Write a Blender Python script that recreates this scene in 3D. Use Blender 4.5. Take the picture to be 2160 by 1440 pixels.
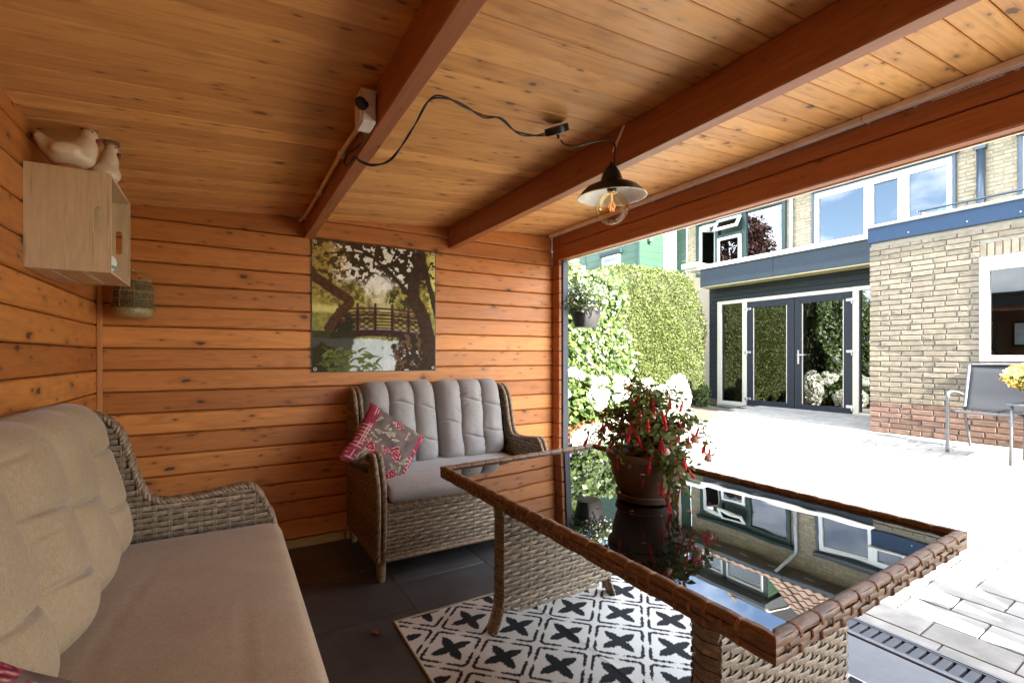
import bpy, bmesh, math, random
import numpy as np
from mathutils import Vector, Matrix, Quaternion

for o in list(bpy.data.objects):
    bpy.data.objects.remove(o)
S = bpy.context.scene
COL = S.collection
R = math.radians
rnd = random.Random(7)
npr = np.random.default_rng(11)

# ------------------------------------------------------------------ camera
EYE = 1.285
YAW = math.atan2(600, 1010)
cd = bpy.data.cameras.new('camera')
cam = bpy.data.objects.new('camera', cd)
COL.objects.link(cam)
cam.location = (0, 0, EYE)
cam.rotation_euler = (R(90), 0, -YAW)
cd.sensor_width = 36
cd.lens = 36 * 1010 / 2160
cd.shift_y = 32 / 2160
cd.clip_start = 0.03
cd.clip_end = 3000
S.camera = cam

# ------------------------------------------------------------------ sky and sun
SUN = Vector((0.13, 1.47, -1.0)).normalized()          # direction the sunlight travels
w = bpy.data.worlds.new('World')
S.world = w
w.use_nodes = True
nt = w.node_tree
nt.nodes.clear()
_o = nt.nodes.new('ShaderNodeOutputWorld')
_b = nt.nodes.new('ShaderNodeBackground')
_s = nt.nodes.new('ShaderNodeTexSky')
_s.sky_type = 'NISHITA'
_s.sun_disc = False
_s.sun_elevation = math.asin(-SUN.z)
_s.sun_rotation = math.atan2(-SUN.x, -SUN.y)
_s.dust_density = 0.8
_s.ozone_density = 1.5
# scattered fair-weather cloud over the whole sky dome
_tc = nt.nodes.new('ShaderNodeTexCoord')
_sp = nt.nodes.new('ShaderNodeSeparateXYZ')
nt.links.new(_tc.outputs['Generated'], _sp.inputs[0])
_mx = nt.nodes.new('ShaderNodeMath'); _mx.operation = 'MAXIMUM'; _mx.inputs[1].default_value = 0.0
nt.links.new(_sp.outputs[2], _mx.inputs[0])
_ad = nt.nodes.new('ShaderNodeMath'); _ad.inputs[1].default_value = 0.22
nt.links.new(_mx.outputs[0], _ad.inputs[0])
_dx = nt.nodes.new('ShaderNodeMath'); _dx.operation = 'DIVIDE'
_dy = nt.nodes.new('ShaderNodeMath'); _dy.operation = 'DIVIDE'
nt.links.new(_sp.outputs[0], _dx.inputs[0]); nt.links.new(_ad.outputs[0], _dx.inputs[1])
nt.links.new(_sp.outputs[1], _dy.inputs[0]); nt.links.new(_ad.outputs[0], _dy.inputs[1])
_cb = nt.nodes.new('ShaderNodeCombineXYZ')
nt.links.new(_dx.outputs[0], _cb.inputs[0]); nt.links.new(_dy.outputs[0], _cb.inputs[1])
_ns = nt.nodes.new('ShaderNodeTexNoise')
_ns.inputs['Scale'].default_value = 1.25
_ns.inputs['Detail'].default_value = 7
_ns.inputs['Roughness'].default_value = 0.55
nt.links.new(_cb.outputs[0], _ns.inputs['Vector'])
_rp = nt.nodes.new('ShaderNodeValToRGB')
_rp.color_ramp.elements[0].position = 0.42
_rp.color_ramp.elements[1].position = 0.62
nt.links.new(_ns.outputs['Fac'], _rp.inputs[0])
_mm = nt.nodes.new('ShaderNodeMath'); _mm.operation = 'MULTIPLY'; _mm.inputs[1].default_value = 0.8
nt.links.new(_rp.outputs['Color'], _mm.inputs[0])
_mix = nt.nodes.new('ShaderNodeMixRGB')
_mix.inputs[2].default_value = (11.5, 11.8, 12.3, 1)
nt.links.new(_mm.outputs[0], _mix.inputs[0])
nt.links.new(_s.outputs[0], _mix.inputs[1])
nt.links.new(_mix.outputs[0], _b.inputs[0])
_b.inputs[1].default_value = 0.115
nt.links.new(_b.outputs[0], _o.inputs[0])

sd = bpy.data.lights.new('sun', 'SUN')
sun = bpy.data.objects.new('sun', sd)
COL.objects.link(sun)
sd.energy = 4.6
sd.angle = R(0.53)
sd.color = (1.0, 0.94, 0.84)
sun.rotation_euler = SUN.to_track_quat('-Z', 'Y').to_euler()
sun.location = (0, -10, 12)

S.view_settings.view_transform = 'Standard'
S.view_settings.look = 'None'
S.view_settings.exposure = 3.38
S.view_settings.gamma = 1.0
S.view_settings.use_curve_mapping = False
S.render.engine = 'CYCLES'
S.cycles.use_denoising = True
S.cycles.max_bounces = 9
S.cycles.diffuse_bounces = 6
S.cycles.glossy_bounces = 4
S.cycles.transmission_bounces = 6
S.cycles.transparent_max_bounces = 12
S.cycles.sample_clamp_indirect = 8
S.cycles.caustics_reflective = False
S.cycles.caustics_refractive = False

# ------------------------------------------------------------------ object helpers
def tag(o, label=None, cat=None, group=None, kind=None):
    if label: o['label'] = label
    if cat: o['category'] = cat
    if group: o['group'] = group
    if kind: o['kind'] = kind
    return o

def empty(name, loc=(0, 0, 0), rz=0.0, label=None, cat=None, group=None, kind=None, parent=None):
    o = bpy.data.objects.new(name, None)
    COL.objects.link(o)
    o.empty_display_size = 0.05
    o.location = loc
    o.rotation_euler = (0, 0, rz)
    if parent: o.parent = parent
    return tag(o, label, cat, group, kind)

def link(name, me, m=None, parent=None, loc=None, rot=None):
    o = bpy.data.objects.new(name, me)
    COL.objects.link(o)
    if m is not None and not me.materials:
        me.materials.append(m)
    if parent: o.parent = parent
    if loc is not None: o.location = loc
    if rot is not None: o.rotation_euler = rot
    return o

def mesh_np(name, V, F, smooth=False, col=None, colname='paint'):
    """V (n,3) floats, F (m,k) ints -> mesh, quickly"""
    V = np.ascontiguousarray(V, dtype=np.float32); F = np.ascontiguousarray(F, dtype=np.int32)
    me = bpy.data.meshes.new(name)
    me.vertices.add(len(V)); me.vertices.foreach_set('co', V.ravel())
    k = F.shape[1]
    me.loops.add(F.size); me.loops.foreach_set('vertex_index', F.ravel())
    me.polygons.add(len(F))
    me.polygons.foreach_set('loop_start', np.arange(0, F.size, k, dtype=np.int32))
    if smooth:
        me.polygons.foreach_set('use_smooth', np.ones(len(F), dtype=bool))
    if col is not None:
        a = me.color_attributes.new(colname, 'FLOAT_COLOR', 'POINT')
        c = np.ones((len(V), 4), dtype=np.float32); c[:, :3] = col
        a.data.foreach_set('color', c.ravel())
    me.update(calc_edges=True)
    me.validate()
    return me

class MB:
    """collects shapes; build() links them as ONE mesh object"""
    def __init__(s): s.v = []; s.f = []
    def add(s, vs, fs):
        b = len(s.v); s.v.extend([tuple(p) for p in vs]); s.f.extend([tuple(b + i for i in f) for f in fs]); return s
    def box(s, x0, x1, y0, y1, z0, z1, ch=0.0):
        x0, x1 = min(x0, x1), max(x0, x1); y0, y1 = min(y0, y1), max(y0, y1); z0, z1 = min(z0, z1), max(z0, z1)
        if ch <= 0:
            vs = [(x0, y0, z0), (x1, y0, z0), (x1, y1, z0), (x0, y1, z0), (x0, y0, z1), (x1, y0, z1), (x1, y1, z1), (x0, y1, z1)]
            return s.add(vs, [(3, 2, 1, 0), (4, 5, 6, 7), (0, 1, 5, 4), (1, 2, 6, 5), (2, 3, 7, 6), (3, 0, 4, 7)])
        c = min(ch, (x1 - x0) * .45, (y1 - y0) * .45, (z1 - z0) * .45)
        vs = []; idx = {}
        for ix, (xa, sx) in enumerate(((x0, 1), (x1, -1))):
            for iy, (ya, sy) in enumerate(((y0, 1), (y1, -1))):
                for iz, (za, sz) in enumerate(((z0, 1), (z1, -1))):
                    for ax in range(3):
                        p = [xa + sx * c, ya + sy * c, za + sz * c]
                        p[ax] = (xa, ya, za)[ax]
                        idx[(ix, iy, iz, ax)] = len(vs); vs.append(p)
        fs = []
        def q(a, b, d, e): fs.append((idx[a], idx[b], idx[d], idx[e]))
        for i in (0, 1):
            f1 = [(i, 0, 0, 0), (i, 1, 0, 0), (i, 1, 1, 0), (i, 0, 1, 0)]
            f2 = [(0, i, 0, 1), (1, i, 0, 1), (1, i, 1, 1), (0, i, 1, 1)]
            f3 = [(0, 0, i, 2), (1, 0, i, 2), (1, 1, i, 2), (0, 1, i, 2)]
            if i == 0: f1 = f1[::-1]; f3 = f3[::-1]
            else: f2 = f2[::-1]
            for f in (f1, f2, f3): q(*f)
        for i in (0, 1):
            for j in (0, 1):
                e1 = [(0, i, j, 1), (1, i, j, 1), (1, i, j, 2), (0, i, j, 2)]
                e2 = [(i, 0, j, 0), (i, 1, j, 0), (i, 1, j, 2), (i, 0, j, 2)]
                e3 = [(i, j, 0, 0), (i, j, 1, 0), (i, j, 1, 1), (i, j, 0, 1)]
                if i ^ j: e1 = e1[::-1]; e3 = e3
                else: e3 = e3[::-1]
                if not (i ^ j): e2 = e2
                else: e2 = e2[::-1]
                for e in (e1, e2, e3): q(*e)
                for k in (0, 1):
                    t = [idx[(i, j, k, 0)], idx[(i, j, k, 1)], idx[(i, j, k, 2)]]
                    fs.append(tuple(t))
        s.add(vs, fs); return s
    def prism(s, pts, axis, a, b):
        """2-D outline extruded from a to b along axis (0,1,2); pts are the two other coordinates in order"""
        def mk(p, t):
            q = list(p); q.insert(axis, t); return q
        n = len(pts)
        vs = [mk(p, a) for p in pts] + [mk(p, b) for p in pts]
        fs = [tuple(range(n)), tuple(range(2 * n - 1, n - 1, -1))]
        fs += [(i, i + n, (i + 1) % n + n, (i + 1) % n) for i in range(n)]
        return s.add(vs, fs)
    def tube(s, path, r, n=8, cap=True, squash=1.0):
        P = [Vector(p) for p in path]; m = len(P)
        rs = r if isinstance(r, (list, tuple)) else [r] * m
        T = []
        for i in range(m):
            d = (P[min(i + 1, m - 1)] - P[max(i - 1, 0)])
            T.append(d.normalized() if d.length > 1e-9 else Vector((0, 0, 1)))
        up = Vector((0, 0, 1)) if abs(T[0].z) < .9 else Vector((1, 0, 0))
        nrm = (up - T[0] * up.dot(T[0])).normalized()
        vs = []
        for i in range(m):
            nrm = (nrm - T[i] * nrm.dot(T[i]))
            nrm = nrm.normalized() if nrm.length > 1e-9 else T[i].orthogonal().normalized()
            bn = T[i].cross(nrm)
            for k in range(n):
                a = 2 * math.pi * k / n
                vs.append(P[i] + (nrm * math.cos(a) * squash + bn * math.sin(a)) * rs[i])
        fs = []
        for i in range(m - 1):
            for k in range(n):
                k2 = (k + 1) % n
                fs.append((i * n + k, i * n + k2, (i + 1) * n + k2, (i + 1) * n + k))
        if cap:
            fs.append(tuple(range(n - 1, -1, -1))); fs.append(tuple((m - 1) * n + k for k in range(n)))
        return s.add(vs, fs)
    def lathe(s, prof, n=32, c=(0, 0, 0), M=None):
        vs = []
        for r, z in prof:
            for k in range(n):
                a = 2 * math.pi * k / n
                p = Vector((r * math.cos(a), r * math.sin(a), z))
                if M is not None: p = M @ p
                vs.append(p + Vector(c))
        fs = []
        for i in range(len(prof) - 1):
            for k in range(n):
                k2 = (k + 1) % n
                fs.append((i * n + k, i * n + k2, (i + 1) * n + k2, (i + 1) * n + k))
        return s.add(vs, fs)
    def build(s, name, m, parent=None, smooth=False, loc=None, rot=None, auto=None):
        me = bpy.data.meshes.new(name)
        me.from_pydata(s.v, [], s.f)
        if smooth:
            me.polygons.foreach_set('use_smooth', [True] * len(me.polygons))
        me.update()
        bm = bmesh.new(); bm.from_mesh(me)
        bmesh.ops.recalc_face_normals(bm, faces=bm.faces)
        bm.to_mesh(me); bm.free()
        if auto:
            me.set_sharp_from_angle(angle=R(auto))
        return link(name, me, m, parent, loc, rot)

def copy_tree(o, parent=None):
    c = o.copy(); COL.objects.link(c); c.parent = parent
    for ch in o.children: copy_tree(ch, c)
    return c

def bez(pts, n=8):
    """smooth (Catmull-Rom) curve through points"""
    P = [Vector(p) for p in pts]; out = []
    for i in range(len(P) - 1):
        p0 = P[max(i - 1, 0)]; p1 = P[i]; p2 = P[i + 1]; p3 = P[min(i + 2, len(P) - 1)]
        for k in range(n):
            t = k / n
            out.append(0.5 * ((2 * p1) + (p2 - p0) * t + (2 * p0 - 5 * p1 + 4 * p2 - p3) * t * t + (3 * p1 - p0 - 3 * p2 + p3) * t ** 3))
    out.append(P[-1]); return out

def resample(P, step):
    P = [Vector(p) for p in P]; out = [P[0]]; acc = 0.0
    for a, b in zip(P, P[1:]):
        L = (b - a).length
        if L < 1e-9: continue
        t = step - acc
        while t <= L:
            out.append(a.lerp(b, t / L)); t += step
        acc = (acc + L) % step
    out.append(P[-1]); return out

# ------------------------------------------------------------------ materials
def nodes(name):
    m = bpy.data.materials.new(name); m.use_nodes = True
    t = m.node_tree
    return m, t, t.nodes['Principled BSDF']

def N(t, typ, **kw):
    n = t.nodes.new(typ)
    for k, v in kw.items(): setattr(n, k, v)
    return n

def ramp(t, fac, stops):
    r = N(t, 'ShaderNodeValToRGB')
    e = r.color_ramp.elements
    while len(e) < len(stops): e.new(0.5)
    for k, (p, c) in enumerate(stops):
        e[k].position = p
        e[k].color = (c[0], c[1], c[2], 1) if hasattr(c, '__len__') else (c, c, c, 1)
    t.links.new(fac, r.inputs[0]); return r.outputs[0]

def mixc(t, fac, a, b, mode='MIX'):
    n = N(t, 'ShaderNodeMixRGB', blend_type=mode)
    for i, v in ((0, fac), (1, a), (2, b)):
        if hasattr(v, 'links') or hasattr(v, 'is_linked'): t.links.new(v, n.inputs[i])
        elif i == 0: n.inputs[0].default_value = v
        else: n.inputs[i].default_value = (v[0], v[1], v[2], 1)
    return n.outputs[0]

def coords(t, kind='Object', scale=(1, 1, 1), rand=0.0):
    c = N(t, 'ShaderNodeTexCoord'); out = c.outputs[kind]
    if rand:
        oi = N(t, 'ShaderNodeObjectInfo')
        mu = N(t, 'ShaderNodeMath', operation='MULTIPLY'); mu.inputs[1].default_value = rand
        t.links.new(oi.outputs['Random'], mu.inputs[0])
        ad = N(t, 'ShaderNodeVectorMath', operation='ADD')
        t.links.new(out, ad.inputs[0]); t.links.new(mu.outputs[0], ad.inputs[1]); out = ad.outputs[0]
    mp = N(t, 'ShaderNodeMapping'); mp.inputs['Scale'].default_value = scale
    t.links.new(out, mp.inputs['Vector']); return mp.outputs[0]

def noise(t, vec, scale, detail=4, rough=.55, dist=0.0):
    n = N(t, 'ShaderNodeTexNoise')
    n.inputs['Scale'].default_value = scale; n.inputs['Detail'].default_value = detail
    n.inputs['Roughness'].default_value = rough; n.inputs['Distortion'].default_value = dist
    if vec is not None: t.links.new(vec, n.inputs['Vector'])
    return n.outputs['Fac']

def bump(t, bsdf, h, strength=.2, dist=.01):
    b = N(t, 'ShaderNodeBump'); b.inputs['Strength'].default_value = strength; b.inputs['Distance'].default_value = dist
    t.links.new(h, b.inputs['Height']); t.links.new(b.outputs[0], bsdf.inputs['Normal']); return b

def simple(name, c, rough=.6, metal=0.0, var=.12, nscale=12, bstr=0.0, bscale=200, island=0.0, rand=0.0, spec=.5, coat=0.0):
    m, t, b = nodes(name)
    v = coords(t, rand=17.0 if rand else 0.0)
    f = noise(t, v, nscale, 5)
    lo = [x * (1 - var) for x in c]; hi = [min(1, x * (1 + var)) for x in c]
    col = ramp(t, f, [(.3, lo), (.7, hi)])
    if island:
        g = N(t, 'ShaderNodeNewGeometry')
        k = ramp(t, g.outputs['Random Per Island'], [(0, 1 - island), (1, 1 + island * .6)])
        col = mixc(t, 1.0, col, k, 'MULTIPLY')
    if rand:
        oi = N(t, 'ShaderNodeObjectInfo')
        k = ramp(t, oi.outputs['Random'], [(0, 1 - rand), (1, 1 + rand * .6)])
        col = mixc(t, 1.0, col, k, 'MULTIPLY')
    t.links.new(col, b.inputs['Base Color'])
    b.inputs['Roughness'].default_value = rough; b.inputs['Metallic'].default_value = metal
    b.inputs['Specular IOR Level'].default_value = spec
    b.inputs['Coat Weight'].default_value = coat
    if bstr: bump(t, b, noise(t, v, bscale, 4), bstr, .003)
    return m

def wood(name, c_lo, c_hi, knot=(.10, .035, .012), axis=0, rough=.5, knots=True, kd=.055, tint=.16, stretch=1.0):
    """pine boards: grain along the board, knots, each board its own figure"""
    m, t, b = nodes(name)
    sc = [9, 9, 9]; sc[axis] = .8 * stretch
    v = coords(t, scale=tuple(sc), rand=31.7)
    g1 = noise(t, v, 2.2, 7, .62, 1.4)
    g2 = noise(t, v, 9.0, 3, .5, .3)
    col = ramp(t, g1, [(.22, c_lo), (.50, [(a + 2 * bb) / 3 for a, bb in zip(c_lo, c_hi)]), (.75, c_hi)])
    fine = ramp(t, g2, [(.35, .93), (.65, 1.04)])
    col = mixc(t, 1.0, col, fine, 'MULTIPLY')
    # thin dark grain lines and small tears
    s3 = [70, 70, 70]; s3[axis] = 2.4
    g3 = noise(t, coords(t, scale=tuple(s3), rand=7.7), 1.0, 8, .7, .4)
    col = mixc(t, 1.0, col, ramp(t, g3, [(.30, .62), (.43, .97), (.75, 1.06)]), 'MULTIPLY')
    if knots:
        def knot_layer(col, across, along, kd_, rnd_, strength):
            ks = [across] * 3; ks[axis] = along
            kv = coords(t, scale=tuple(ks), rand=rnd_)
            wn = N(t, 'ShaderNodeTexNoise'); wn.inputs['Scale'].default_value = 3.5; wn.inputs['Detail'].default_value = 3
            t.links.new(kv, wn.inputs['Vector'])
            wa = N(t, 'ShaderNodeVectorMath', operation='MULTIPLY_ADD'); wa.inputs[1].default_value = (.26, .26, .26)
            t.links.new(wn.outputs['Color'], wa.inputs[0]); t.links.new(kv, wa.inputs[2])
            vo = N(t, 'ShaderNodeTexVoronoi'); vo.inputs['Scale'].default_value = 1.0
            t.links.new(wa.outputs[0], vo.inputs['Vector'])
            core = ramp(t, vo.outputs['Distance'], [(kd_ * .9, strength), (kd_ * 1.35, 0.0)])
            halo = ramp(t, vo.outputs['Distance'], [(kd_, .42 * strength), (kd_ * 3.6, 0.0)])
            col = mixc(t, halo, col, [x * .45 for x in c_lo])
            return mixc(t, core, col, knot)
        col = knot_layer(col, 8.5, 4.2, kd, 13.3, 1.0)
        col = knot_layer(col, 21.0, 7.5, kd * 1.1, 5.1, .8)
    oi = N(t, 'ShaderNodeObjectInfo')
    k = ramp(t, oi.outputs['Random'], [(0, (1 - tint, 1 - tint * 1.25, 1 - tint * 1.4)), (1, (1 + tint * .5, 1 + tint * .6, 1 + tint * .7))])
    col = mixc(t, 1.0, col, k, 'MULTIPLY')
    t.links.new(col, b.inputs['Base Color'])
    b.inputs['Roughness'].default_value = rough
    rr = ramp(t, g2, [(.3, rough - .1), (.7, rough + .12)])
    t.links.new(rr, b.inputs['Roughness'])
    bump(t, b, g1, .12, .004)
    return m

def painted(name, colname='paint', rough=.7, bstr=0.0, bscale=300, spec=.4):
    m, t, b = nodes(name)
    a = N(t, 'ShaderNodeAttribute'); a.attribute_name = colname
    t.links.new(a.outputs['Color'], b.inputs['Base Color'])
    b.inputs['Roughness'].default_value = rough; b.inputs['Specular IOR Level'].default_value = spec
    if bstr: bump(t, b, noise(t, coords(t), bscale, 3), bstr, .002)
    return m

def leafy(name, c_lo, c_hi, trans=.35, rough=.5, spec=.35):
    m, t, b = nodes(name)
    g = N(t, 'ShaderNodeNewGeometry')
    col = ramp(t, g.outputs['Random Per Island'], [(0, c_lo), (1, c_hi)])
    t.links.new(col, b.inputs['Base Color']); b.inputs['Roughness'].default_value = rough
    b.inputs['Specular IOR Level'].default_value = spec
    tr = N(t, 'ShaderNodeBsdfTranslucent'); t.links.new(col, tr.inputs[0])
    mx = N(t, 'ShaderNodeMixShader'); mx.inputs[0].default_value = trans
    t.links.new(b.outputs[0], mx.inputs[1]); t.links.new(tr.outputs[0], mx.inputs[2])
    t.links.new(mx.outputs[0], t.nodes['Material Output'].inputs[0]); return m

def pane_glass(name, tint=(1, 1, 1), ior=1.6, wav=0.0):
    m, t, b = nodes(name)
    tr = N(t, 'ShaderNodeBsdfTransparent'); tr.inputs[0].default_value = (*tint, 1)
    gl = N(t, 'ShaderNodeBsdfGlossy'); gl.inputs['Roughness'].default_value = 0.0
    fr = N(t, 'ShaderNodeFresnel'); fr.inputs[0].default_value = ior
    if wav:
        bp = N(t, 'ShaderNodeBump'); bp.inputs['Strength'].default_value = wav; bp.inputs['Distance'].default_value = .02
        t.links.new(noise(t, coords(t), 2.0, 2), bp.inputs['Height'])
        t.links.new(bp.outputs[0], gl.inputs['Normal'])
    mx = N(t, 'ShaderNodeMixShader'); t.links.new(fr.outputs[0], mx.inputs[0])
    t.links.new(tr.outputs[0], mx.inputs[1]); t.links.new(gl.outputs[0], mx.inputs[2])
    t.links.new(mx.outputs[0], t.nodes['Material Output'].inputs[0])
    t.nodes.remove(b); return m

def strand(name, c_lo, c_hi, rough=.42, axis_scale=(60, 60, 60)):
    m, t, b = nodes(name)
    v = coords(t, scale=axis_scale)
    f = noise(t, v, 1.0, 5, .65, .6)
    g = N(t, 'ShaderNodeNewGeometry')
    col = ramp(t, f, [(.3, c_lo), (.68, c_hi)])
    k = ramp(t, g.outputs['Random Per Island'], [(0, .72), (1, 1.22)])
    col = mixc(t, 1.0, col, k, 'MULTIPLY')
    t.links.new(col, b.inputs['Base Color'])
    b.inputs['Roughness'].default_value = rough
    bump(t, b, f, .25, .002); return m

def fabric(name, c, bscale=900):
    m, t, b = nodes(name)
    v = coords(t)
    w1 = N(t, 'ShaderNodeTexNoise'); w1.inputs['Scale'].default_value = 1.0; w1.inputs['Detail'].default_value = 2
    mp = N(t, 'ShaderNodeMapping'); mp.inputs['Scale'].default_value = (70, 420, 420); t.links.new(v, mp.inputs['Vector']); t.links.new(mp.outputs[0], w1.inputs['Vector'])
    w2 = N(t, 'ShaderNodeTexNoise'); w2.inputs['Scale'].default_value = 1.0; w2.inputs['Detail'].default_value = 2
    mp2 = N(t, 'ShaderNodeMapping'); mp2.inputs['Scale'].default_value = (420, 70, 70); t.links.new(v, mp2.inputs['Vector']); t.links.new(mp2.outputs[0], w2.inputs['Vector'])
    ad = N(t, 'ShaderNodeMath', operation='ADD'); t.links.new(w1.outputs['Fac'], ad.inputs[0]); t.links.new(w2.outputs['Fac'], ad.inputs[1])
    hv = N(t, 'ShaderNodeMath', operation='MULTIPLY'); hv.inputs[1].default_value = .5; t.links.new(ad.outputs[0], hv.inputs[0])
    blot = noise(t, v, 7, 4)
    col = ramp(t, hv.outputs[0], [(.34, [x * .80 for x in c]), (.66, [x * 1.14 for x in c])])
    col = mixc(t, 1.0, col, ramp(t, blot, [(.3, .92), (.7, 1.05)]), 'MULTIPLY')
    t.links.new(col, b.inputs['Base Color'])
    b.inputs['Roughness'].default_value = .9; b.inputs['Sheen Weight'].default_value = .25; b.inputs['Specular IOR Level'].default_value = .15
    bump(t, b, hv.outputs[0], .35, .0015); return m

M = {}
M['wall_wood'] = wood('stained pine wall', (.47, .158, .033), (.68, .268, .062), axis=0, kd=.085, tint=.30)
M['wall_wood_y'] = wood('stained pine side wall', (.47, .158, .033), (.68, .268, .062), axis=1, kd=.095, tint=.30)
M['trim_wood'] = wood('corner trim pine', (.44, .172, .048), (.62, .275, .085), axis=2, knots=False)
M['ceil_wood'] = wood('ceiling pine', (.58, .262, .068), (.80, .428, .142), knot=(.17, .07, .022), axis=0, kd=.085, tint=.20)
M['beam_wood'] = wood('red stained beam', (.27, .085, .030), (.40, .145, .055), knot=(.07, .02, .01), axis=1, kd=.05, tint=.05)
M['plinth'] = wood('plinth', (.36, .24, .09), (.50, .36, .15), axis=0, knots=False)
M['dark_paint'] = simple('anthracite outside paint', (.055, .062, .072), .55, bstr=.1, bscale=60)
M['floor_tile'] = simple('dark slate tile', (.075, .073, .072), .42, var=.35, nscale=5, bstr=.12, bscale=45, rand=.15)
M['grout'] = simple('dark grout', (.20, .185, .17), .9)
M['concrete'] = simple('grey smooth concrete', (.17, .175, .185), .75, var=.08, nscale=18, bstr=.08, bscale=120)
M['paver'] = simple('pale concrete paver', (.29, .273, .243), .9, var=.28, nscale=6, bstr=.3, bscale=170, rand=.18)
M['paver_all'] = simple('pale concrete paving', (.29, .273, .243), .9, var=.16, nscale=9, bstr=.3, bscale=170, island=.14)
M['joint'] = simple('sand joint', (.030, .026, .022), .95, var=.25, nscale=40)
M['soil'] = simple('garden soil', (.09, .07, .05), 1.0, var=.35, nscale=9, bstr=.6, bscale=25)
M['lawn'] = simple('rough ground', (.10, .12, .05), 1.0, var=.35, nscale=2, bstr=.5, bscale=14)
M['iron'] = simple('drain iron', (.085, .09, .10), .55, metal=.3, bstr=.15, bscale=90)
M['galv'] = simple('galvanised edge', (.33, .34, .35), .5, metal=.6)
M['wicker'] = strand('grey brown wicker', (.115, .080, .048), (.36, .275, .18))
M['wicker_dark'] = simple('wicker shadow backing', (.05, .036, .022), .9)
M['rope'] = strand('wicker braid', (.13, .085, .048), (.38, .28, .18))
M['table_wicker'] = strand('brown table wicker', (.060, .028, .012), (.25, .125, .056), rough=.48, axis_scale=(26, 26, 130))
M['table_wrap'] = strand('table wrap strand', (.20, .095, .036), (.38, .20, .09), rough=.48)
M['black_glass'] = simple('black table glass', (.006, .006, .006), .0, var=.02, spec=.5)
M['fabric_sofa'] = fabric('taupe sofa fabric', (.38, .280, .172))
M['fabric_love'] = fabric('grey cushion fabric', (.32, .298, .28))
M['black_metal'] = simple('black lamp enamel', (.008, .008, .007), .32, spec=.5)
M['white_enamel'] = simple('white enamel', (.80, .80, .76), .35)
M['black_cord'] = simple('black cable', (.012, .011, .010), .5)
M['white_plastic'] = simple('off white plastic', (.66, .60, .52), .45)
M['pvc'] = simple('cream conduit', (.75, .60, .38), .45)
M['track'] = simple('white curtain track', (.84, .78, .72), .4)
M['brass'] = simple('plug pins', (.6, .5, .35), .3, metal=1)
M['crate_wood'] = wood('pale plywood crate', (.56, .39, .22), (.66, .49, .30), axis=2, knots=False, rough=.65, tint=.05, stretch=2)
M['hen'] = simple('cream glazed ceramic', (.62, .48, .34), .35, var=.08, nscale=30)
M['hen_red'] = simple('red glaze', (.20, .035, .02), .3)
M['hen_brown'] = simple('brown comb glaze', (.16, .065, .03), .4)
M['hen_foot'] = simple('terracotta glaze', (.42, .20, .10), .45)
M['pot_brown'] = simple('dark brown plastic pot', (.095, .064, .042), .42, var=.06)
M['pot_grey'] = simple('grey plastic hanging pot', (.032, .031, .031), .5)
M['soil_dark'] = simple('potting soil', (.03, .022, .015), 1.0, bstr=.5, bscale=80)
M['white_frame'] = simple('white window paint', (.80, .80, .77), .35, var=.03)
M['cream_frame'] = simple('cream door frame paint', (.52, .49, .39), .4, var=.03)
M['anthracite'] = simple('anthracite door paint', (.020, .023, .030), .55, var=.05, spec=.2)
M['cladding'] = simple('anthracite cladding', (.018, .022, .025), .6, var=.06, spec=.2)
M['fascia'] = simple('slate grey fascia', (.026, .035, .045), .6, var=.06, spec=.2)
M['fascia_blue'] = simple('blue grey fascia', (.022, .044, .086), .6, var=.05, spec=.2)
M['coping'] = simple('pale coping', (.40, .42, .41), .6)
M['soffit'] = simple('pale yellow soffit', (.42, .37, .20), .5)
M['steel'] = simple('brushed steel', (.62, .63, .62), .3, metal=.9)
M['zinc'] = simple('zinc pipe', (.40, .43, .45), .4, metal=.35)
M['dark_pipe'] = simple('dark grey pipe', (.05, .068, .092), .35, metal=.3)
M['shutter'] = simple('grey shutter box', (.07, .08, .085), .45)
M['green_paint'] = simple('dark green paint', (.011, .036, .029), .4)
M['green_clad'] = simple('green cladding', (.024, .066, .038), .5, var=.08, rand=.06)
M['white_wall'] = simple('white rendered wall', (.82, .82, .80), .8)
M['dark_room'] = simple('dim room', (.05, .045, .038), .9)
M['curtain'] = simple('white curtain', (.75, .74, .70), .9)
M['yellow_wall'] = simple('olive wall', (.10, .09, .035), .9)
M['glass'] = pane_glass('window glass', (.80, .84, .82), 2.6)
M['glass_sky'] = pane_glass('upper window glass', (.50, .55, .58), 2.7)
M['bulb'] = pane_glass('amber bulb glass', (.96, .86, .66), 1.28)
_t = M['bulb'].node_tree
_fr = [n for n in _t.nodes if n.type == 'FRESNEL'][0]; _fr.inputs[0].default_value = 1.45
_ms = [n for n in _t.nodes if n.type == 'MIX_SHADER'][0]
_t.links.new(ramp(_t, _fr.outputs[0], [(0, 0), (.5, .22), (1, .34)]), _ms.inputs[0])
M['glass_clear'] = pane_glass('plain glass', (.9, .93, .92), 1.45)
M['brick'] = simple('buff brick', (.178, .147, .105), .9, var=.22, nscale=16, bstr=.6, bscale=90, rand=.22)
M['brick_red'] = simple('red brick', (.155, .090, .065), .9, var=.25, nscale=16, bstr=.6, bscale=90, rand=.25)
M['brick_all'] = simple('buff brick rest', (.178, .147, .105), .9, var=.18, nscale=14, bstr=.5, bscale=90, island=.20)
M['brick_up'] = simple('lightened upper buff brick', (.33, .272, .185), .9, var=.2, nscale=16, bstr=.5, bscale=90, rand=.18)  # same buff brick, colour lightened to make up for weak light up there
M['brick_up_all'] = simple('lightened upper buff brick rest', (.33, .272, .185), .9, var=.18, nscale=14, bstr=.5, bscale=90, island=.18)  # lightened in the same way for the dimly lit upper facade
M['mortar'] = simple('mortar', (.26, .24, .195), .95, var=.12, nscale=30, bstr=.5, bscale=150)
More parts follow.
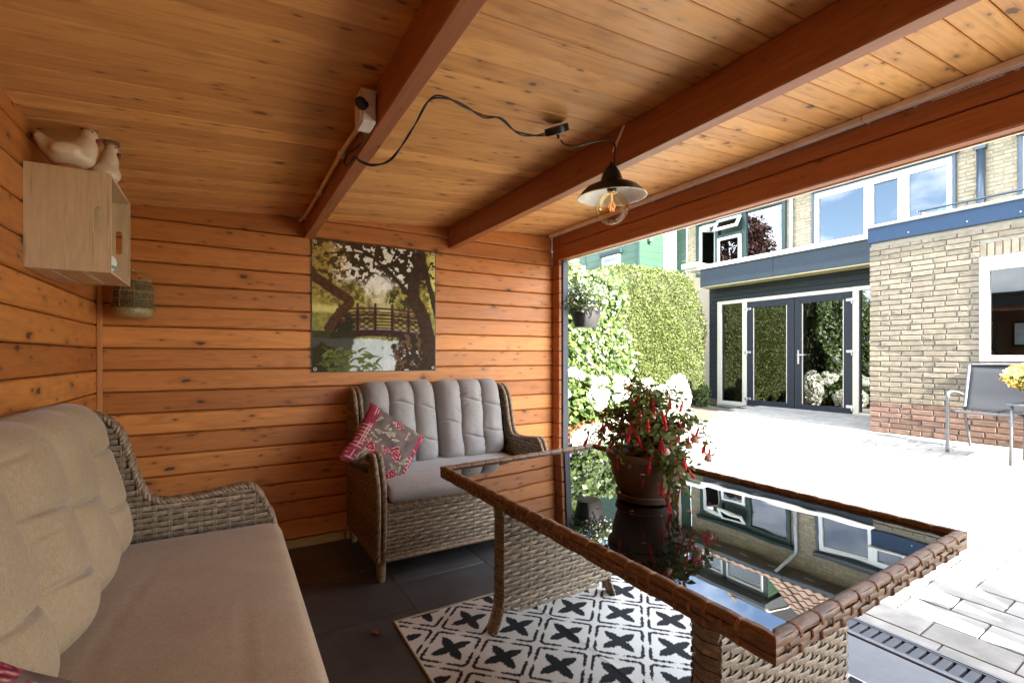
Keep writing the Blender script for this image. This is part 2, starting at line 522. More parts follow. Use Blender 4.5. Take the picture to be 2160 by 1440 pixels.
M['mortar_dark'] = simple('grey mortar', (.24, .205, .155), .95, var=.12, nscale=30, bstr=.5, bscale=150)  # raised with the upper brick, stands in for light missing there
M['sill_tile'] = simple('red sill tile', (.16, .055, .035), .5, rand=.15)
M['roof_tile'] = simple('clay roof tile', (.22, .15, .11), .8, var=.2, nscale=8, island=.2)
M['hedge'] = leafy('conifer hedge leaf', (.038, .058, .012), (.150, .180, .050), .30)
M['hedge_core'] = simple('hedge core', (.030, .036, .010), 1.0, var=.4, nscale=9)
M['ivy'] = leafy('ivy leaf', (.030, .060, .014), (.13, .18, .05), .3, rough=.38, spec=.5)
M['leaf_mid'] = leafy('garden leaf', (.03, .06, .012), (.11, .15, .04), .35)
M['leaf_fuchsia'] = leafy('fuchsia leaf', (.065, .095, .026), (.21, .25, .065), .45)
M['leaf_copper'] = leafy('copper beech leaf', (.040, .018, .018), (.10, .045, .035), .25)
M['leaf_red'] = leafy('reddish leaf', (.22, .07, .03), (.40, .17, .07), .35)
M['petal_white'] = leafy('white petal', (.70, .72, .62), (.86, .86, .80), .3)
M['petal_yellow'] = leafy('yellow and orange petal', (.75, .42, .05), (.85, .75, .35), .3)
M['petal_purple'] = leafy('purple petal', (.16, .10, .42), (.36, .22, .60), .3)
M['petal_pink'] = leafy('fuchsia sepal', (.70, .045, .07), (.88, .14, .15), .5)
M['petal_cream'] = leafy('fuchsia corolla', (.80, .52, .38), (.86, .70, .55), .3)
M['stem'] = simple('stem', (.10, .085, .04), .8)
M['bark'] = simple('bark', (.10, .08, .065), .95, var=.3, nscale=14, bstr=.8, bscale=30)
M['chair_frame'] = simple('grey aluminium', (.13, .135, .14), .4, metal=.5)
M['sling'] = simple('black textilene sling', (.013, .014, .017), .6, bstr=.3, bscale=500)
M['poster'] = painted('printed banner', rough=.6, spec=.12)
M['banner_edge'] = simple('banner hem', (.03, .028, .022), .4)
M['rug'] = painted('woven rug', rough=.85, bstr=.2, bscale=500, spec=.2)
M['floral'] = painted('floral print', rough=.85, bstr=.3, bscale=600, spec=.2)
M['rattan'] = strand('dark seagrass', (.05, .033, .015), (.26, .19, .09))
M['seagrass'] = strand('pale seagrass', (.20, .15, .06), (.42, .33, .15))
M['dry_leaf'] = simple('dry leaf', (.20, .07, .03), .8)
def emit(name, c, s):
    m, t, b = nodes(name)
    b.inputs['Base Color'].default_value = (*c, 1); b.inputs['Emission Color'].default_value = (*c, 1); b.inputs['Emission Strength'].default_value = s
    return m
M['filament'] = emit('glowing filament', (1.0, .42, .18), .12)

# ================================================================== GROUND, PATIO, FLOOR
GS = 0.066                                   # the patio rises gently from the shelter towards the house
def gz(x): return max(0.0, min(x, 7.4) - 2.75) * GS

g = MB()
xs = [-400, -40, 2.72, 2.75, 7.4, 12, 60, 600]
zz = [-.03, -.03, -.03, -.035, 7.4 * 0 + gz(7.4) - .035, gz(7.4) - .035, gz(7.4) - .035, gz(7.4) - .035]
gv = []; gf = []
for i, (x, z) in enumerate(zip(xs, zz)):
    gv += [(x, -400, z), (x, 400, z)]
    if i: gf.append((2 * i - 2, 2 * i, 2 * i + 1, 2 * i - 1))
g.add(gv, gf)
tag(g.build('ground', M['lawn']), kind='structure')

# patio: bedding sheet with every paver a slab of its own
PAT = empty('patio', (2.75, 0, 0), kind='structure')
PAT.rotation_euler = (0, -math.atan(GS), 0)
b = MB(); b.box(0, 5.9, -6.5, 5.55, -.03, -.010)
tag(b.build('bedding', M['joint'], PAT))
PW, PL = .1745, .3115
def paver_mesh(seed):
    r = random.Random(seed)
    gap = [.0030, .0036, .0044, .0052][seed]; mb = MB(); mb.box(gap, PW - gap, gap, PL - gap, -.02, 0, .0026)
    me = bpy.data.meshes.new('paver'); me.from_pydata([(x + r.uniform(-.0006, .0006), y + r.uniform(-.0006, .0006), z) for x, y, z in mb.v], [], mb.f)
    bm = bmesh.new(); bm.from_mesh(me); bmesh.ops.recalc_face_normals(bm, faces=bm.faces); bm.to_mesh(me); bm.free()
    me.materials.append(M['paver']); return me
pmesh = [paver_mesh(i) for i in range(4)]
ep_ = MB().box(-.083, -.004, .003, PL - .003, -.02, 0, .003).build('edge_paver', M['paver'], PAT)
ep_.location = (0, -.7, 0)
for k in range(1, 14):
    c = ep_.copy(); COL.objects.link(c); c.location = (0, -.7 + k * PL, rnd.uniform(-.001, .001))
slots = []
for i in range(int(5.85 / PW)):
    off = .63 - PL * 24 + (PL / 2 if i % 2 else 0)
    for j in range(60):
        y = off + j * PL
        if y < -6.4 or y > 5.3: continue
        xw = 2.75 + i * PW + PW / 2; yw = y + PL / 2
        d = xw * math.sin(YAW) + yw * math.cos(YAW); l = xw * math.cos(YAW) - yw * math.sin(YAW)
        vis = d > .5 and -.1 < l / d < 1.12 and (EYE - gz(xw)) / d < .74
        slots.append((0 if vis else 1, d, i, y))
slots.sort()
rest = MB()
for k, (inv, d, i, y) in enumerate(slots):
    dz = rnd.uniform(-.0012, .0012)
    if k < 300 and not inv:
        link('paver', pmesh[k % 4], None, PAT, (i * PW, y, dz))
    else:
        rest.box(i * PW + .0026, (i + 1) * PW - .0026, y + .0026, y + PL - .0026, -.02, dz, .0026)
tag(rest.build('paver_field', M['paver_all'], PAT), kind='stuff')

# strip of soil along the far boundary
b = MB(); b.prism([(1.2, -.02), (7.9, .33), (7.9, .05), (1.2, -.3)], 1, 5.05, 9.0)
tag(b.build('flower_bed', M['soil']), kind='structure')

# shelter floor: dark tiles in a bed of grout, then a smooth concrete strip
FL = tag(MB().box(-.9, 2.16, -3.3, 3.6, -.2, -.004).build('floor', M['grout']), kind='structure')
TS = .565
tm = MB().box(.0022, TS - .0022, .0022, TS - .0022, -.012, 0, .0018).build('tile', M['floor_tile'], FL)
tile_me = tm.data
first = True
for i in range(-2, 4):
    for j in range(-4, 3):
        x = .824 + (i - 1) * TS; y = 2.36 + j * TS + (.31 if i % 2 else 0)
        if x > 2.0 or y > 3.3 or x + TS < -.7 or x + TS > 2.2: continue
        if first: tm.location = (x, y, 0); first = False
        else: link('tile', tile_me, None, FL, (x, y, rnd.uniform(-.0006, .0006)))
b = MB()
for (a, c) in ((-3.3, -.35), (-.345, 1.45), (1.455, 3.6)):
    b.box(2.165, 2.475, a, c, -.2, .001, .003)
tag(b.build('concrete_strip', M['concrete']), kind='structure')

# drainage channel
DR = empty('drainage_channel', (2.59, 0, 0), label='long dark slotted drain channel along the open side of the shelter', cat='drain')
b = MB()
b.box(-.1, -.075, -3.3, 3.6, -.1, .003, .002); b.box(.055, .075, -3.3, 3.6, -.1, .003, .002); b.box(-.1, .075, -3.3, 3.6, -.12, -.1)
b.build('channel_body', M['concrete'], DR)
b = MB().box(-.072, -.060, -3.3, 3.6, -.06, 0).box(.042, .053, -3.3, 3.6, -.06, 0)
b.build('grate_rail', M['iron'], DR)
bar = MB().box(-.060, .042, -.0165, .0165, -.025, -.001, .002).build('grate_bar', M['iron'], DR)
bar.location = (0, -.4, 0)
for k in range(1, 90):
    c = bar.copy(); COL.objects.link(c); c.location = (0, -.4 + k * .0445, 0)

# ================================================================== GARDEN SHELTER
SH = empty('garden_shelter', (0, 0, 0), label='open fronted timber garden shelter with orange stained board walls and sloping ceiling', cat='shelter')
def ceil(x): return 2.20 + .07 * x
WX, WY, EX = -.63, 3.508, 2.50               # inner faces: side wall, back wall, open side
PITCH = .1272
SEAM0 = .062
def board_x(x0, x1, z0, z1, parent, yin=WY, mat='wall_wood'):
    """board of the back wall, its top cut to the ceiling slope"""
    zc = lambda x: ceil(x) + .012
    if z0 >= zc(x1): return
    xs0 = x0
    if z0 > zc(x0): xs0 = (z0 - 2.212) / .07
    g_ = .0026; bev = .0075
    za, zb = z0 + g_, z1 - g_
    if z1 <= zc(xs0): pts = [(xs0, za), (x1, za), (x1, zb), (xs0, zb)]
    elif z1 >= zc(x1): pts = [(xs0, za), (x1, za), (x1, zc(x1)), (xs0, max(zc(xs0), za + .001))]
    else:
        xm = (z1 - 2.212) / .07
        pts = [(xs0, za), (x1, za), (x1, zb), (xm, zb), (xs0, max(zc(xs0), za + .001))]
    o = Vector((xs0, yin, z0))
    mb = MB()
    n = len(pts)
    cx_ = sum(p[0] for p in pts) / n; cz_ = sum(p[1] for p in pts) / n
    inn = [(p[0], p[1] + (bev if p[1] < cz_ else -bev)) for p in pts]
    vs = [(p[0] - o.x, 0, p[1] - o.z) for p in inn] + [(p[0] - o.x, bev, p[1] - o.z) for p in pts] + [(p[0] - o.x, .045, p[1] - o.z) for p in pts]
    fs = [tuple(range(n)), tuple(range(3 * n - 1, 2 * n - 1, -1))]
    for lo in (0, n):
        fs += [(lo + i, lo + n + i, lo + n + (i + 1) % n, lo + (i + 1) % n) for i in range(n)]
    mb.add(vs, fs)
    mb.build('board', M[mat], parent, loc=o)

BW = MB().box(WX - .06, EX + .06, WY + .047, WY + .06, -.05, 2.18).build('back_wall', M['dark_paint'], SH)
for k in range(19):
    board_x(WX, EX, SEAM0 + k * PITCH, SEAM0 + (k + 1) * PITCH, BW)
for a, c in ((WX, .02), (.023, .71), (.713, 1.6), (1.603, EX)):
    MB().box(a, c, WY - .004, WY + .044, 0, SEAM0 - .002, .003).build('plinth_board', M['plinth'], BW)
SW = MB().box(WX - .06, WX - .047, -3.2, WY + .06, -.05, 2.12).build('side_wall', M['dark_paint'], SH)
for k in range(17):
    z0 = SEAM0 + k * PITCH; z1 = min(z0 + PITCH, ceil(WX) + .01)
    if z1 - z0 < .02: continue
    mb = MB().box(-.045, 0, -3.35, 3.35, .0026, z1 - z0 - .0026, .0075)
    mb.build('board', M['wall_wood_y'], SW, loc=(WX, WY - 3.352, z0))
MB().box(WX, WX + .024, WY - .026, WY - .001, 0, ceil(WX) - .002, .004).build('corner_trim', M['trim_wood'], SH)
b = MB().box(WX - .06, EX + .06, -3.25, -3.2, -.05, 2.13); b.build('added_end_wall', M['wall_wood'], SH)  # unseen wall, added to keep the sun out; set back for more light
# ceiling boards lie across the rafters
CE = MB().prism([(WX - .1, ceil(WX - .1) + .022), (EX + .11, ceil(EX + .11) + .022), (EX + .11, ceil(EX + .11) + .07), (WX - .1, ceil(WX - .1) + .07)], 1, -3.35, WY + .16).build('ceiling', M['dark_paint'], SH)
cb = MB().box(0, EX - WX + .1, .0017, .0983, 0, .019, .0036).build('board', M['ceil_wood'], CE)
cme = cb.data
for k in range(67):
    o = cb if k == 0 else link('board', cme, None, CE)
    o.location = (WX - .05, WY - .03 - .1 * k - .0 + .02, ceil(WX - .05) + rnd.uniform(0, .0008)); o.rotation_euler = (0, -math.atan(.07), 0)
def rafter(x0, x1, h):
    return MB().box(x0, x1, -3.35, 3.35, -h, 0, .004).build('rafter', M['beam_wood'], SH, loc=(0, WY - 3.352, ceil(x0) - .001))
rafter(.445, .505, .145)
rafter(1.50, 1.56, .165)
# header on the open side: two stacked logs, a post at the corner
for z0, z1 in ((2.132, 2.254), (2.258, 2.385)):
    MB().box(0, .075, -3.3, 3.3, 0, z1 - z0, .007).build('header_log', M['beam_wood'], SH, loc=(EX, WY - .11 - 3.3, z0))
MB().box(EX + .062, EX + .0785, -3.2, WY - .12, 2.126, 2.1315).build('header_drip', M['track'], SH)
PO = empty('post', (EX, WY, 0), parent=SH)
for k in range(19):
    z0 = SEAM0 + k * PITCH; z1 = min(z0 + PITCH, 2.385)
    if z1 - z0 < .02: continue
    MB().box(0, .07, -.108, -.001, .002, z1 - z0 - .002, .005).build('post_block', M['beam_wood'], PO, loc=(0, 0, z0))
MB().box(EX + .0705, EX + .09, WY - .125, WY + .08, 0, 2.128, .003).build('outer_trim', M['dark_paint'], SH)
MB().box(EX + .03, EX + .0705, WY - .128, WY - .110, 0, 2.128, .002).build('outer_trim', M['dark_paint'], SH)
MB().box(EX + .078, EX + .10, -3.35, WY + .16, 2.20, 2.37, .003).build('eaves_board', M['dark_paint'], SH)

# curtain track with gliders, under the ceiling beside the header
TR = empty('curtain_track', (EX - .03, 0, ceil(EX - .03) - .002), label='white curtain track with small ring gliders along the header', cat='curtain track')
MB().box(-.012, .024, -1.6, 1.05, -.030, 0, .002).build('rail', M['track'], TR)
MB().box(-.011, .024, 1.055, WY - .012, -.029, 0, .002).build('rail', M['track'], TR)
gl = MB(); gl.tube([(0, .0065 * math.cos(a), -.0365 + .0065 * math.sin(a)) for a in [k * math.pi / 6 for k in range(13)]], .0013, 5, cap=False)
gl = gl.build('glider', M['track'], TR, smooth=True); gl.location = (.006, 1.03, 0)
for y in [.86, .56] + [.60 + .0125 * k for k in range(17)] + [1.62, 2.3]:
    c = gl.copy(); COL.objects.link(c); c.location = (.006, y, 0)

# ================================================================== WICKER HELPERS
def weave(mb, O, U, V, Lu, Lv, pu=.054, pv=.0235, amp=.0034, ok=None, sw=.84, seg=4, cols=True, cw=.0062, off=None):
    """flat strips (rows along U) over pairs of thin uprights (along V): real, interlaced strands"""
    O = Vector(O); U = Vector(U).normalized(); V = Vector(V).normalized(); Nn = U.cross(V)
    rows = max(1, int(round(Lv / pv))); pv = Lv / rows
    nc = max(1, int(round(Lu / pu))); pu = Lu / nc
    D = off or (lambda u, v: 0.0)
    for j in range(rows):
        v = (j + .5) * pv; hw = pv * sw / 2
        run = []
        for k in range(nc * seg + 1):
            u = k * pu / seg
            inside = ok is None or ok(u, v)
            if inside:
                d = amp * math.cos(math.pi * (u / pu - .5) + math.pi * (j % 2)) + D(u, v)
                run.append((u, d))
            if (not inside or k == nc * seg) and len(run) > 1:
                vs = []; fs = []
                for i, (uu, dd) in enumerate(run):
                    for e, rise in ((-hw, -.0012), (-hw * .55, .0008), (hw * .55, .0008), (hw, -.0012)):
                        vs.append(O + U * uu + V * (v + e) + Nn * (dd + rise))
                    if i:
                        a = (i - 1) * 4
                        fs += [(a + q, a + q + 1, a + q + 5, a + q + 4) for q in range(3)]
                mb.add(vs, fs)
            if not inside: run = []
    if cols:
        for i in range(nc):
            for s in (-1, 1):
                u = (i + .5) * pu + s * cw * .62
                run = []
                for k in range(rows * 2 + 1):
                    v = k * pv / 2
                    inside = ok is None or ok(u, v)
                    if inside:
                        ph = math.cos(math.pi * (v / pv - .5)) * (1 if i % 2 == 0 else -1)
                        run.append((v, -amp * ph * 1.15 + D(u, v)))
                    if (not inside or k == rows * 2) and len(run) > 1:
                        vs = []; fs = []
                        for q, (vv, dd) in enumerate(run):
                            for e, rise in ((-cw / 2, -.0008), (0, .0008), (cw / 2, -.0008)):
                                vs.append(O + U * (u + e) + V * vv + Nn * (dd + rise))
                            if q:
                                a = (q - 1) * 3
                                fs += [(a, a + 1, a + 4, a + 3), (a + 1, a + 2, a + 5, a + 4)]
                        mb.add(vs, fs)
                    if not inside: run = []

def braid(mb, path, r=.013, strands=3, pitch=.05, tr=.62):
    P = resample(path, .0075)
    n = len(P)
    for s in range(strands):
        q = []
        for i, p in enumerate(P):
            t = (P[min(i + 1, n - 1)] - P[max(i - 1, 0)]).normalized()
            up = Vector((0.02, 0.03, 1)) if abs(t.z) < .8 else Vector((.7, .7, .05))
            a1 = (up - t * up.dot(t)).normalized(); a2 = t.cross(a1)
            a = 2 * math.pi * (i * .0075 / pitch + s / strands)
            q.append(p + (a1 * math.cos(a) + a2 * math.sin(a)) * r * .55)
        mb.tube(q, r * tr, 5)

def arm_profile():
    """side outline of the sofas, (depth from the back, height), top edge from back to front"""
    return bez([(.03, .97, 0), (.05, 1.03, 0), (.10, 1.062, 0), (.168, 1.046, 0), (.215, 1.002, 0), (.240, .945, 0), (.260, .87, 0), (.284, .78, 0), (.317, .712, 0), (.356, .687, 0), (.43, .683, 0), (.537, .69, 0), (.632, .704, 0), (.689, .703, 0), (.723, .668, 0), (.750, .607, 0), (.785, .54, 0)], 5)
APR = [(p.x, p.y) for p in arm_profile()]
def ztop(y):
    if y <= APR[0][0]: return APR[0][1]
    for (a, za), (c, zc_) in zip(APR, APR[1:]):
        if c > a and a <= y <= c: return za + (zc_ - za) * (y - a) / (c - a)
    return .54 if y < .795 else 0

def grid_mesh(name, fn, nu, nv, both=True, smooth=True, colfn=None):
    """closed pillow: fn(u,v,side)->point; u,v in 0..1"""
    us = np.linspace(0, 1, nu + 1); vs = np.linspace(0, 1, nv + 1)
    V = []; C = []
    for side in (1, -1):
        for i, u in enumerate(us):
            for j, v in enumerate(vs):
                V.append(fn(u, v, side))
                if colfn: C.append(colfn(u, v, side))
    n1 = (nu + 1) * (nv + 1); F = []
    for i in range(nu):
        for j in range(nv):
            a = i * (nv + 1) + j
            F.append((a, a + nv + 1, a + nv + 2, a + 1)); a += n1
            F.append((a, a + 1, a + nv + 2, a + nv + 1))
    me = mesh_np(name, np.array(V), np.array(F), smooth, np.array(C) if colfn else None)
    bm = bmesh.new(); bm.from_mesh(me)
    bmesh.ops.remove_doubles(bm, verts=bm.verts, dist=1e-5)
    bmesh.ops.recalc_face_normals(bm, faces=bm.faces)
    bm.to_mesh(me); bm.free()
    return me

_lat = npr.random((64, 64))
def vnoise(x, y):
    xi, yi = math.floor(x), math.floor(y); fx, fy = x - xi, y - yi
    fx = fx * fx * (3 - 2 * fx); fy = fy * fy * (3 - 2 * fy)
    a = _lat[xi % 64, yi % 64]; b_ = _lat[(xi + 1) % 64, yi % 64]; c = _lat[xi % 64, (yi + 1) % 64]; d = _lat[(xi + 1) % 64, (yi + 1) % 64]
    return (a * (1 - fx) + b_ * fx) * (1 - fy) + (c * (1 - fx) + d * fx) * fy

def vn2(x, y):
    xi = np.floor(x).astype(int); yi = np.floor(y).astype(int); fx = x - xi; fy = y - yi
    fx = fx * fx * (3 - 2 * fx); fy = fy * fy * (3 - 2 * fy)
    g = lambda i, j: _lat[i % 64, j % 64]
    return (g(xi, yi) * (1 - fx) + g(xi + 1, yi) * fx) * (1 - fy) + (g(xi, yi + 1) * (1 - fx) + g(xi + 1, yi + 1) * fx) * fy

def grid_np(name, X, Y, Z, Xb, Yb, Zb):
    """front and back grids (n,m) sewn along their common rim"""
    n, m = X.shape
    V = np.concatenate([np.stack([X, Y, Z], -1).reshape(-1, 3), np.stack([Xb, Yb, Zb], -1).reshape(-1, 3)])
    i, j = np.meshgrid(np.arange(n - 1), np.arange(m - 1), indexing='ij'); a = (i * m + j).ravel()
    F = np.stack([a, a + m, a + m + 1, a + 1], -1); o = n * m
    F2 = np.stack([a, a + 1, a + m + 1, a + m], -1) + o
    rim = [k for k in range(m)] + [k * m + m - 1 for k in range(1, n)] + [(n - 1) * m + k for k in range(m - 2, -1, -1)] + [k * m for k in range(n - 2, 0, -1)]
    r1 = np.array(rim); r2 = np.roll(r1, -1)
    F3 = np.stack([r1, r2, r2 + o, r1 + o], -1)
    me = mesh_np(name, V, np.concatenate([F, F2, F3]), True)
    bm = bmesh.new(); bm.from_mesh(me); bmesh.ops.remove_doubles(bm, verts=bm.verts, dist=1e-6); bmesh.ops.recalc_face_normals(bm, faces=bm.faces); bm.to_mesh(me); bm.free()
    return me

def back_cushion(name, w_, h_, t_, m, parent, loc, seed, slump=0.0):
    """tufted back cushion: three upright channels, each stitched across once or twice. local x width, z height, +y front"""
    r = random.Random(seed)
    u, v = np.meshgrid(np.linspace(0, 1, 112), np.linspace(0, 1, 112), indexing='ij')
    a = 2 * u - 1; b_ = 2 * v - 1
    env = np.maximum(0, 1 - np.abs(a) ** 9) ** .45 * np.maximum(0, 1 - np.abs(b_) ** 7) ** .42
    wob = .016 * np.sin(v * 6 + seed) + .007 * np.sin(v * 15 + seed * 2)
    uu = np.clip(u + wob * (1 - a ** 4), 0, .9999)
    ch = np.minimum(2, (uu * 3).astype(int)); lu = uu * 3 - ch
    crown = np.maximum(0, np.sin(np.pi * lu)) ** .34
    d = .34 + .66 * crown
    for c in range(3):
        on = (ch == c)
        for tz in ([.31 + r.uniform(-.05, .06), .66 + r.uniform(-.06, .07)] if r.random() < .7 else [.45 + r.uniform(-.1, .1)]):
            ln = v - tz - .022 * np.sin(lu * 4 + c + seed) - .02 * (lu - .5)
            k = np.exp(-(ln / .0100) ** 2) * .15 + np.exp(-(ln / .035) ** 2) * .05
            fade = np.clip(1.25 - 1.1 * np.abs(lu - r.uniform(.2, .8)), .25, 1)
            d = d - on * k * fade * crown
    d = d + .07 * (vn2(u * 6 + seed, v * 5) - .5) + .03 * (vn2(u * 17, v * 15 + seed) - .5)
    for _ in range(7):
        wx, wz, sl, ln_, dp = r.choice([.03, .33, .36, .64, .69, .97]) + r.uniform(-.03, .03), r.uniform(.06, .9), r.uniform(-.55, .55), r.uniform(.03, .08), r.uniform(.05, .13)
        du, dv = u - wx, v - wz
        al = du * math.cos(sl) + dv * math.sin(sl); ac = -du * math.sin(sl) + dv * math.cos(sl)
        d = d - dp * np.exp(-(al / ln_) ** 2) * np.exp(-(ac / .010) ** 2)
    Y = t_ * env * d
    X = (u - .5) * w_ * (1 - .03 * np.abs(b_) ** 4)
    Z = v * h_ - .020 * np.abs(a) ** 5 * h_ * b_ + .012 * (crown - .6) * np.maximum(0, b_) ** 3
    lean = -.10 * np.maximum(0, v - .82) ** 1.2 + slump * np.sin(np.pi * v)
    me = grid_np(name, X, Y + lean, Z, X, -t_ * .28 * env + lean, Z)
    return link(name, me, m, parent, loc)

def seat_cushion(name, w_, d_, t_, m, parent, loc, seed):
    """flat box cushion: local x width, y depth (front +), z up"""
    r = random.Random(seed)
    def fn(u, v, side):
        a = 2 * u - 1; b_ = 2 * v - 1
        e = max(0.0, 1 - abs(a) ** 16) ** .33 * max(0.0, 1 - abs(b_) ** 12) ** .36
        z = t_ / 2 * e * (1 if side > 0 else -1)
        if side > 0:
            z += .008 * e * (1 - a * a) * (1 - b_ * b_) + .006 * (vnoise(u * 7 + seed, v * 4) - .5) * e
            z -= .0035 * e * (math.exp(-((v - .70 - .06 * math.sin(u * 4)) / .014) ** 2) * vnoise(u * 6, seed) + math.exp(-((v - .38 - .08 * math.sin(u * 5 + 2)) / .018) ** 2) * vnoise(u * 7 + 3, seed + 2)) + .003 * (vnoise(u * 19, v * 6 + seed) - .5) * e
        x = (u - .5) * w_ * (1 - .006 * abs(b_) ** 6); y = (v - .5) * d_
        return (x, y, z)
    me = grid_mesh(name, fn, 70, 40)
    return link(name, me, m, parent, loc)

def wicker_sofa(name, W_, label, cat, fab, ncush, seed):
    """local: x along the width 0..W, y from the back (0) to the front (.79), z up"""
    root = empty(name, label=label, cat=cat)
    D_ = .79
    sides = []
    for k, (xo, xi) in enumerate(((0, .055), (W_, W_ - .055))):
        s = MB(); core = MB()
        z0 = .11
        okk = lambda u, v: v + z0 < ztop(u) - .010 and u > .012
        if xo < xi:
            weave(s, (xo, D_, z0), (0, -1, 0), (0, 0, 1), D_, .94, ok=lambda u, v: okk(D_ - u, v))
            weave(s, (xi, 0, z0), (0, 1, 0), (0, 0, 1), D_, .94, ok=okk)
        else:
            weave(s, (xo, 0, z0), (0, 1, 0), (0, 0, 1), D_, .94, ok=okk)
            weave(s, (xi, D_, z0), (0, -1, 0), (0, 0, 1), D_, .94, ok=lambda u, v: okk(D_ - u, v))
        so = s.build('arm', M['wicker'], root, smooth=True)
        pts = [(D_ - .012, z0), (D_ - .012, .53)] + [(y, z - .012) for y, z in reversed(APR) if y < D_ - .012] + [(.03, z0)]
        x0, x1 = sorted((xo, xi)); MB().prism(pts, 0, x0 + .012, x1 - .012).build('arm_core', M['wicker_dark'], so)
        rp = MB()
        xm = (xo + xi) / 2
        pth = [(xm, y, z) for y, z in APR] + [(xm, .79, .45), (xm, .785, .30), (xm, .775, .12)]
        pth = bez(pth[::3] + [pth[-1]], 5)
        for dx in (-.017, .017):
            braid(rp, [(p.x + dx, p.y, p.z) for p in pth], .0135)
        rp.build('braided_edge', M['rope'], so, smooth=True)
    fr = MB()
    fz0, fz1 = .125, .405
    weave(fr, (W_ - .05, D_ - .035, fz0), (-1, 0, 0), (0, 0, 1), W_ - .10, fz1 - fz0)
    fo = fr.build('front_panel', M['wicker'], root, smooth=True)
    MB().box(.05, W_ - .05, D_ - .06, D_ - .042, fz0, fz1).build('panel_core', M['wicker_dark'], fo)
    rp = MB()
    for z in (fz0 - .008, fz1 + .010, fz1 + .030):
        braid(rp, [(.04 + (W_ - .08) * i / 40, D_ - .032, z) for i in range(41)], .0115)
    rp.build('braided_edge', M['rope'], fo, smooth=True)
    bk = MB()
    weave(bk, (.05, .0, .12), (1, 0, 0), (0, 0, 1), W_ - .10, .93)
    weave(bk, (W_ - .05, .175, .43), (-1, 0, 0), (0, -.20, .98), W_ - .10, .60, pu=.06, pv=.026)
    bo = bk.build('back_panel', M['wicker'], root, smooth=True)
    MB().prism([(.008, .12), (.022, .12), (.160, .42), (.045, 1.02), (.008, 1.02)], 0, .05, W_ - .05).build('panel_core', M['wicker_dark'], bo)
    rp = MB(); braid(rp, [(.02 + (W_ - .04) * i / 40, .018, 1.045) for i in range(41)], .015); rp.build('braided_edge', M['rope'], bo, smooth=True)
    MB().box(.05, W_ - .05, .06, D_ - .045, .40, .425).build('seat_deck', M['wicker_dark'], root)
    for x in (.035, W_ - .035):
        for y in (.06, D_ - .04):
            lg = MB()
            prof = [(.0, 0), (.021, 0), (.022, .006)]
            for k in range(11):
                z = .008 + k * .0115
                rr = .0225 + .006 * k / 10
                prof += [(rr, z), (rr + .0022, z + .0035), (rr + .0022, z + .0075), (rr, z + .011)]
            lg.lathe(prof, 14).build('leg', M['rope'], root, smooth=True, loc=(x, y, 0))
    cw_ = (W_ - .12) / ncush
    for k in range(ncush):
        c = back_cushion('back_cushion', cw_ * 1.0, .60, (.145 if cw_ > .7 else .125), fab, root, (.06 + cw_ * (k + .5), (.185 if cw_ > .7 else .225), .525), seed + k)
        c.rotation_euler = (R(-9), 0, R(rnd.uniform(-1.5, 1.5)))
        c.rotation_euler.x = R(13 + (k % 2))
    seat_cushion('seat_cushion', W_ - .115, .70, .115, fab, root, (W_ / 2, .462, .495), seed)
    return root

LV = wicker_sofa('wicker_loveseat', 1.20, 'grey brown wicker loveseat with tufted grey cushions below the poster', 'loveseat', M['fabric_love'], 2, 3)
LV.location = (1.92, 3.487, 0); LV.rotation_euler = (0, 0, math.pi)
SO = wicker_sofa('wicker_sofa', 2.02, 'large wicker sofa with taupe tufted cushions along the side wall', 'sofa', M['fabric_sofa'], 2, 21)
SO.location = (WX + .03, 2.50, 0); SO.rotation_euler = (0, 0, -math.pi / 2)

# ================================================================== TABLE
TB = empty('wicker_table', (1.42, 1.398, 0), label='brown wicker dining table with a black glass top and slab legs', cat='table')
TW, TL, TZ = 1.0, 1.715, .742
hx, hy = TW / 2, TL / 2
tilt = R(1.4)
top = empty('top', (0, 0, TZ), parent=TB); top.rotation_euler = (0, -tilt, 0)
BWD, BH = .026, .050                                  # rim width and height
fr = MB()
for (O, U, L) in (((-hx, hy, -BH), (0, -1, 0), TL), ((hx, hy, -BH), (-1, 0, 0), TW), ((hx, -hy, -BH), (0, 1, 0), TL), ((-hx, -hy, -BH), (1, 0, 0), TW)):
    weave(fr, O, U, (0, 0, 1), L, BH, pu=.082, pv=.0167, amp=.0024, sw=.97, seg=6, cols=False)
rim = fr.build('rim', M['table_wicker'], top, smooth=True)
tp = MB()
for (O, U, V, L) in (((-hx, -hy, 0), (0, 1, 0), (-1, 0, 0), TL), ((hx, hy, 0), (0, -1, 0), (1, 0, 0), TL), ((-hx, hy, 0), (1, 0, 0), (0, 1, 0), TW), ((hx, -hy, 0), (-1, 0, 0), (0, -1, 0), TW)):
    O = Vector(O); U = Vector(U); V = Vector(V)
    n = int(round(L / .082)); p = L / n
    # one flat strip along the crest, humped between the wraps
    vs = []; fs = []
    segs = 6
    a0, a1 = (BWD * .0, L - BWD * .0)
    for i in range(n * segs + 1):
        u = i * p / segs
        h = .0026 * abs(math.sin(math.pi * u / p)) ** .7
        inset = max(0, BWD - u) if u < BWD else (max(0, u - (L - BWD)) if u > L - BWD else 0)
        for e, dz in ((-.001, -.004), (-.005, .0012), (-.013, .0022), (-BWD + .003, .0010), (-BWD, -.016)):
            ee = max(e, -(BWD - inset) if inset else e)
            ee = e if not inset else max(e, -min(u, L - u) - .002)
            vs.append(O + U * u + V * ee + Vector((0, 0, h + dz + .001)))
        if i:
            a = (i - 1) * 5; fs += [(a + q, a + q + 1, a + q + 6, a + q + 5) for q in range(4)]
    tp.add(vs, fs)
tp.build('crest_strip', M['table_wicker'], rim, smooth=True)
wr = MB()
